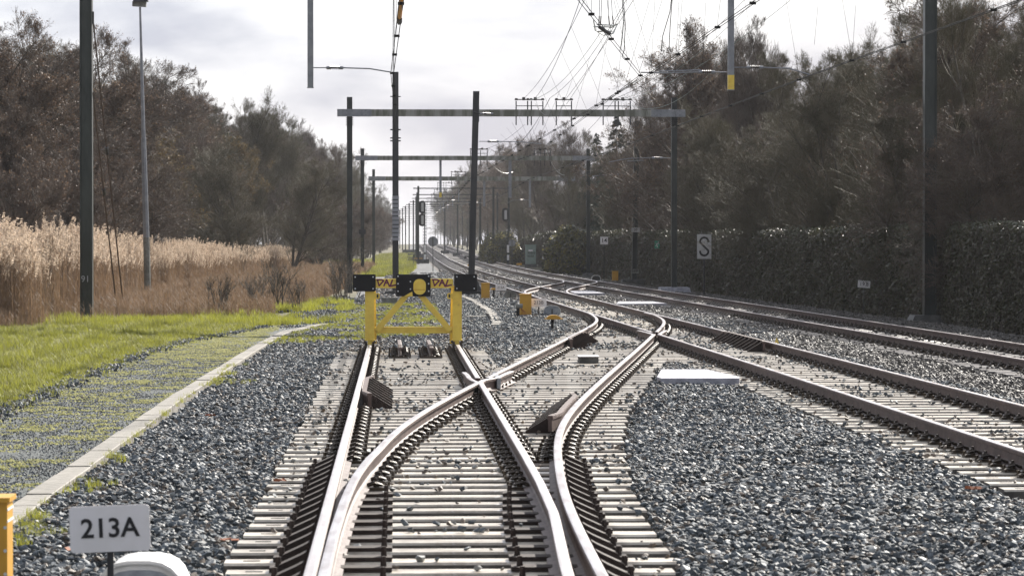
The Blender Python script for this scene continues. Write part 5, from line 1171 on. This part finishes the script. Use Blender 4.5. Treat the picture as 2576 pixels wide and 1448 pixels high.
def leaf_clump(seed, n=9, s=.045, m='ivy', spread=.09):
    rr = np.random.default_rng(seed); V = []; F = []; o = 0
    for i in range(n):
        c = rr.normal(0, spread, 3) * (.5, 1, 1); u = rr.normal(0, 1, 3); u[2] -= .7; u /= np.linalg.norm(u); w_ = np.cross(u, rr.normal(0, 1, 3)); w_ /= np.linalg.norm(w_); z = s * rr.uniform(.7, 1.3)
        V += [c, c + u * z * .6 + w_ * z * .6, c + u * z * 1.4, c + u * z * .6 - w_ * z * .6]; F.append((o, o + 1, o + 2, o + 3)); o += 4
    return arrmesh('leaf', np.array(V), np.array(F), [M[m]])
def stem_clump(seed):
    rr = np.random.default_rng(seed); V = []; F = []; o = 0
    for i in range(8):
        c = rr.normal(0, .1, 3) * (.5, 1, 1); e = c + (rr.normal(-.02, .03), rr.normal(0, .06), -rr.uniform(.12, .28)); s = np.array([0, .005, 0]); V += [c - s, c + s, e + s, e - s]; F.append((o, o + 1, o + 2, o + 3)); o += 4
    return arrmesh('stem', np.array(V), np.array(F), [M['ivyb']])
iv = [proto('leaf', leaf_clump(i)) for i in range(4)] + [proto('leaf', leaf_clump(6, s=.035)), proto('leaf', leaf_clump(7, s=.04)), proto('leaf', leaf_clump(12, m='ivyb', s=.04)), proto('stem', stem_clump(8))]
r = np.random.default_rng(71); n = 125000; Y = 62 + (268) * r.random(n) ** 1.7; t = r.random(n); top = r.random(n) < .16
Z = np.where(top, HH(Y) + .05 * hsh(Y * 1.0, Y * .3, .6, 4) - .03 + r.normal(0, .03, n), t * HH(Y)); X = np.where(top, HX(Y) + r.uniform(.1, .9, n), HX(Y) - .02 + r.normal(0, .05, n) + .06 * hsh(Y, Z * 3, 1.2, 8))
part_ = scatter('ivy_leaves', np.stack([X, Y - 60, Z], 1), np.stack([r.normal(0, .3, n), r.normal(0, .3, n), r.normal(0, .5, n)], 1), r.uniform(.65, 1.15, n) * np.interp(Y, [60, 150, 330], [1, 1.5, 2.4]), iv, 12, parent=hed, kind='stuff')
ivt = thing('ivy_growth', 'dark green ivy climbing in the left wood behind the floodlight pole', 'ivy', (XA(505, 215), 215, 0)); n = 5000; q = r.random(n); Pn = np.stack([q * 1.6 + r.normal(0, .45, n), r.normal(0, .6, n), ZA(520, 215) + q * 4.2 + r.normal(0, .35, n)], 1)
scatter('leaves', Pn, r.normal(0, .6, (n, 3)), r.uniform(1.6, 3, n), iv[:3], 19, parent=ivt, kind='stuff')
# bushes growing over the hedge further on
for xd, Y, s, lb in ((1255, 300, .55, 'yellowish bush on the hedge left of the right signal'), (1232, 330, .5, 'pale bush at the far end of the ivy hedge'), (1410, 200, .5, 'ivy mound on the hedge left of the second portal mast')):
    t = thing('ivy_bush', lb, 'bush', (XA(xd, Y) + .6, Y, 0)); n = 2600; rr = r; u = rr.normal(0, 1, (n, 3)); u /= np.linalg.norm(u, axis=1)[:, None]; u[:, 2] = np.abs(u[:, 2]); Pn = u * (1.6, 2.5, 2.9) * rr.uniform(.75, 1, (n, 1))
    scatter('leaves', Pn, rr.normal(0, .5, (n, 3)), rr.uniform(1.6, 3, n), [iv[0], iv[1], proto('leaf', leaf_clump(5, m='grass_d'))], 13, parent=t, kind='stuff')

# small litter
for i, (x, y_, lb) in enumerate(((-1.95, 19.4, 'small brown dead tuft in the left ballast'), (-1.05, 20.0, 'orange dead leaf beside the left sleeper ends'), (-.9, 25.0, 'orange dead leaf by the outer left sleeper ends further up'), (-2.0, 34.5, 'rust red dead leaves in the left ballast'), (4.4, 24.0, 'small orange leaf in the right foreground ballast'))):
    b = MB()
    for k in range(6): b.box((random.uniform(-.05, .05), random.uniform(-.05, .05), .02), (.05, .03, .004), M['red'], rz=random.uniform(0, 3), rx=random.uniform(-.8, .8))
    b.build('dead_leaf', label=lb, cat='leaf').location = (x, y_, .02)

# ------------------------------------------------------------------ haze
hz = bpy.data.materials.new('haze'); hz.use_nodes = True; t = hz.node_tree; t.nodes.clear(); o_ = t.nodes.new('ShaderNodeOutputMaterial'); pv = t.nodes.new('ShaderNodeVolumePrincipled')
pv.inputs['Density'].default_value = 0.00014; pv.inputs['Color'].default_value = (.93, .95, 1, 1); pv.inputs['Anisotropy'].default_value = 0.1; t.links.new(pv.outputs[0], o_.inputs['Volume'])
b = MB(); b.box((0, 1235, 9.5), (1240, 2560, 21.5), hz); h_ = b.build('haze', kind='stuff')
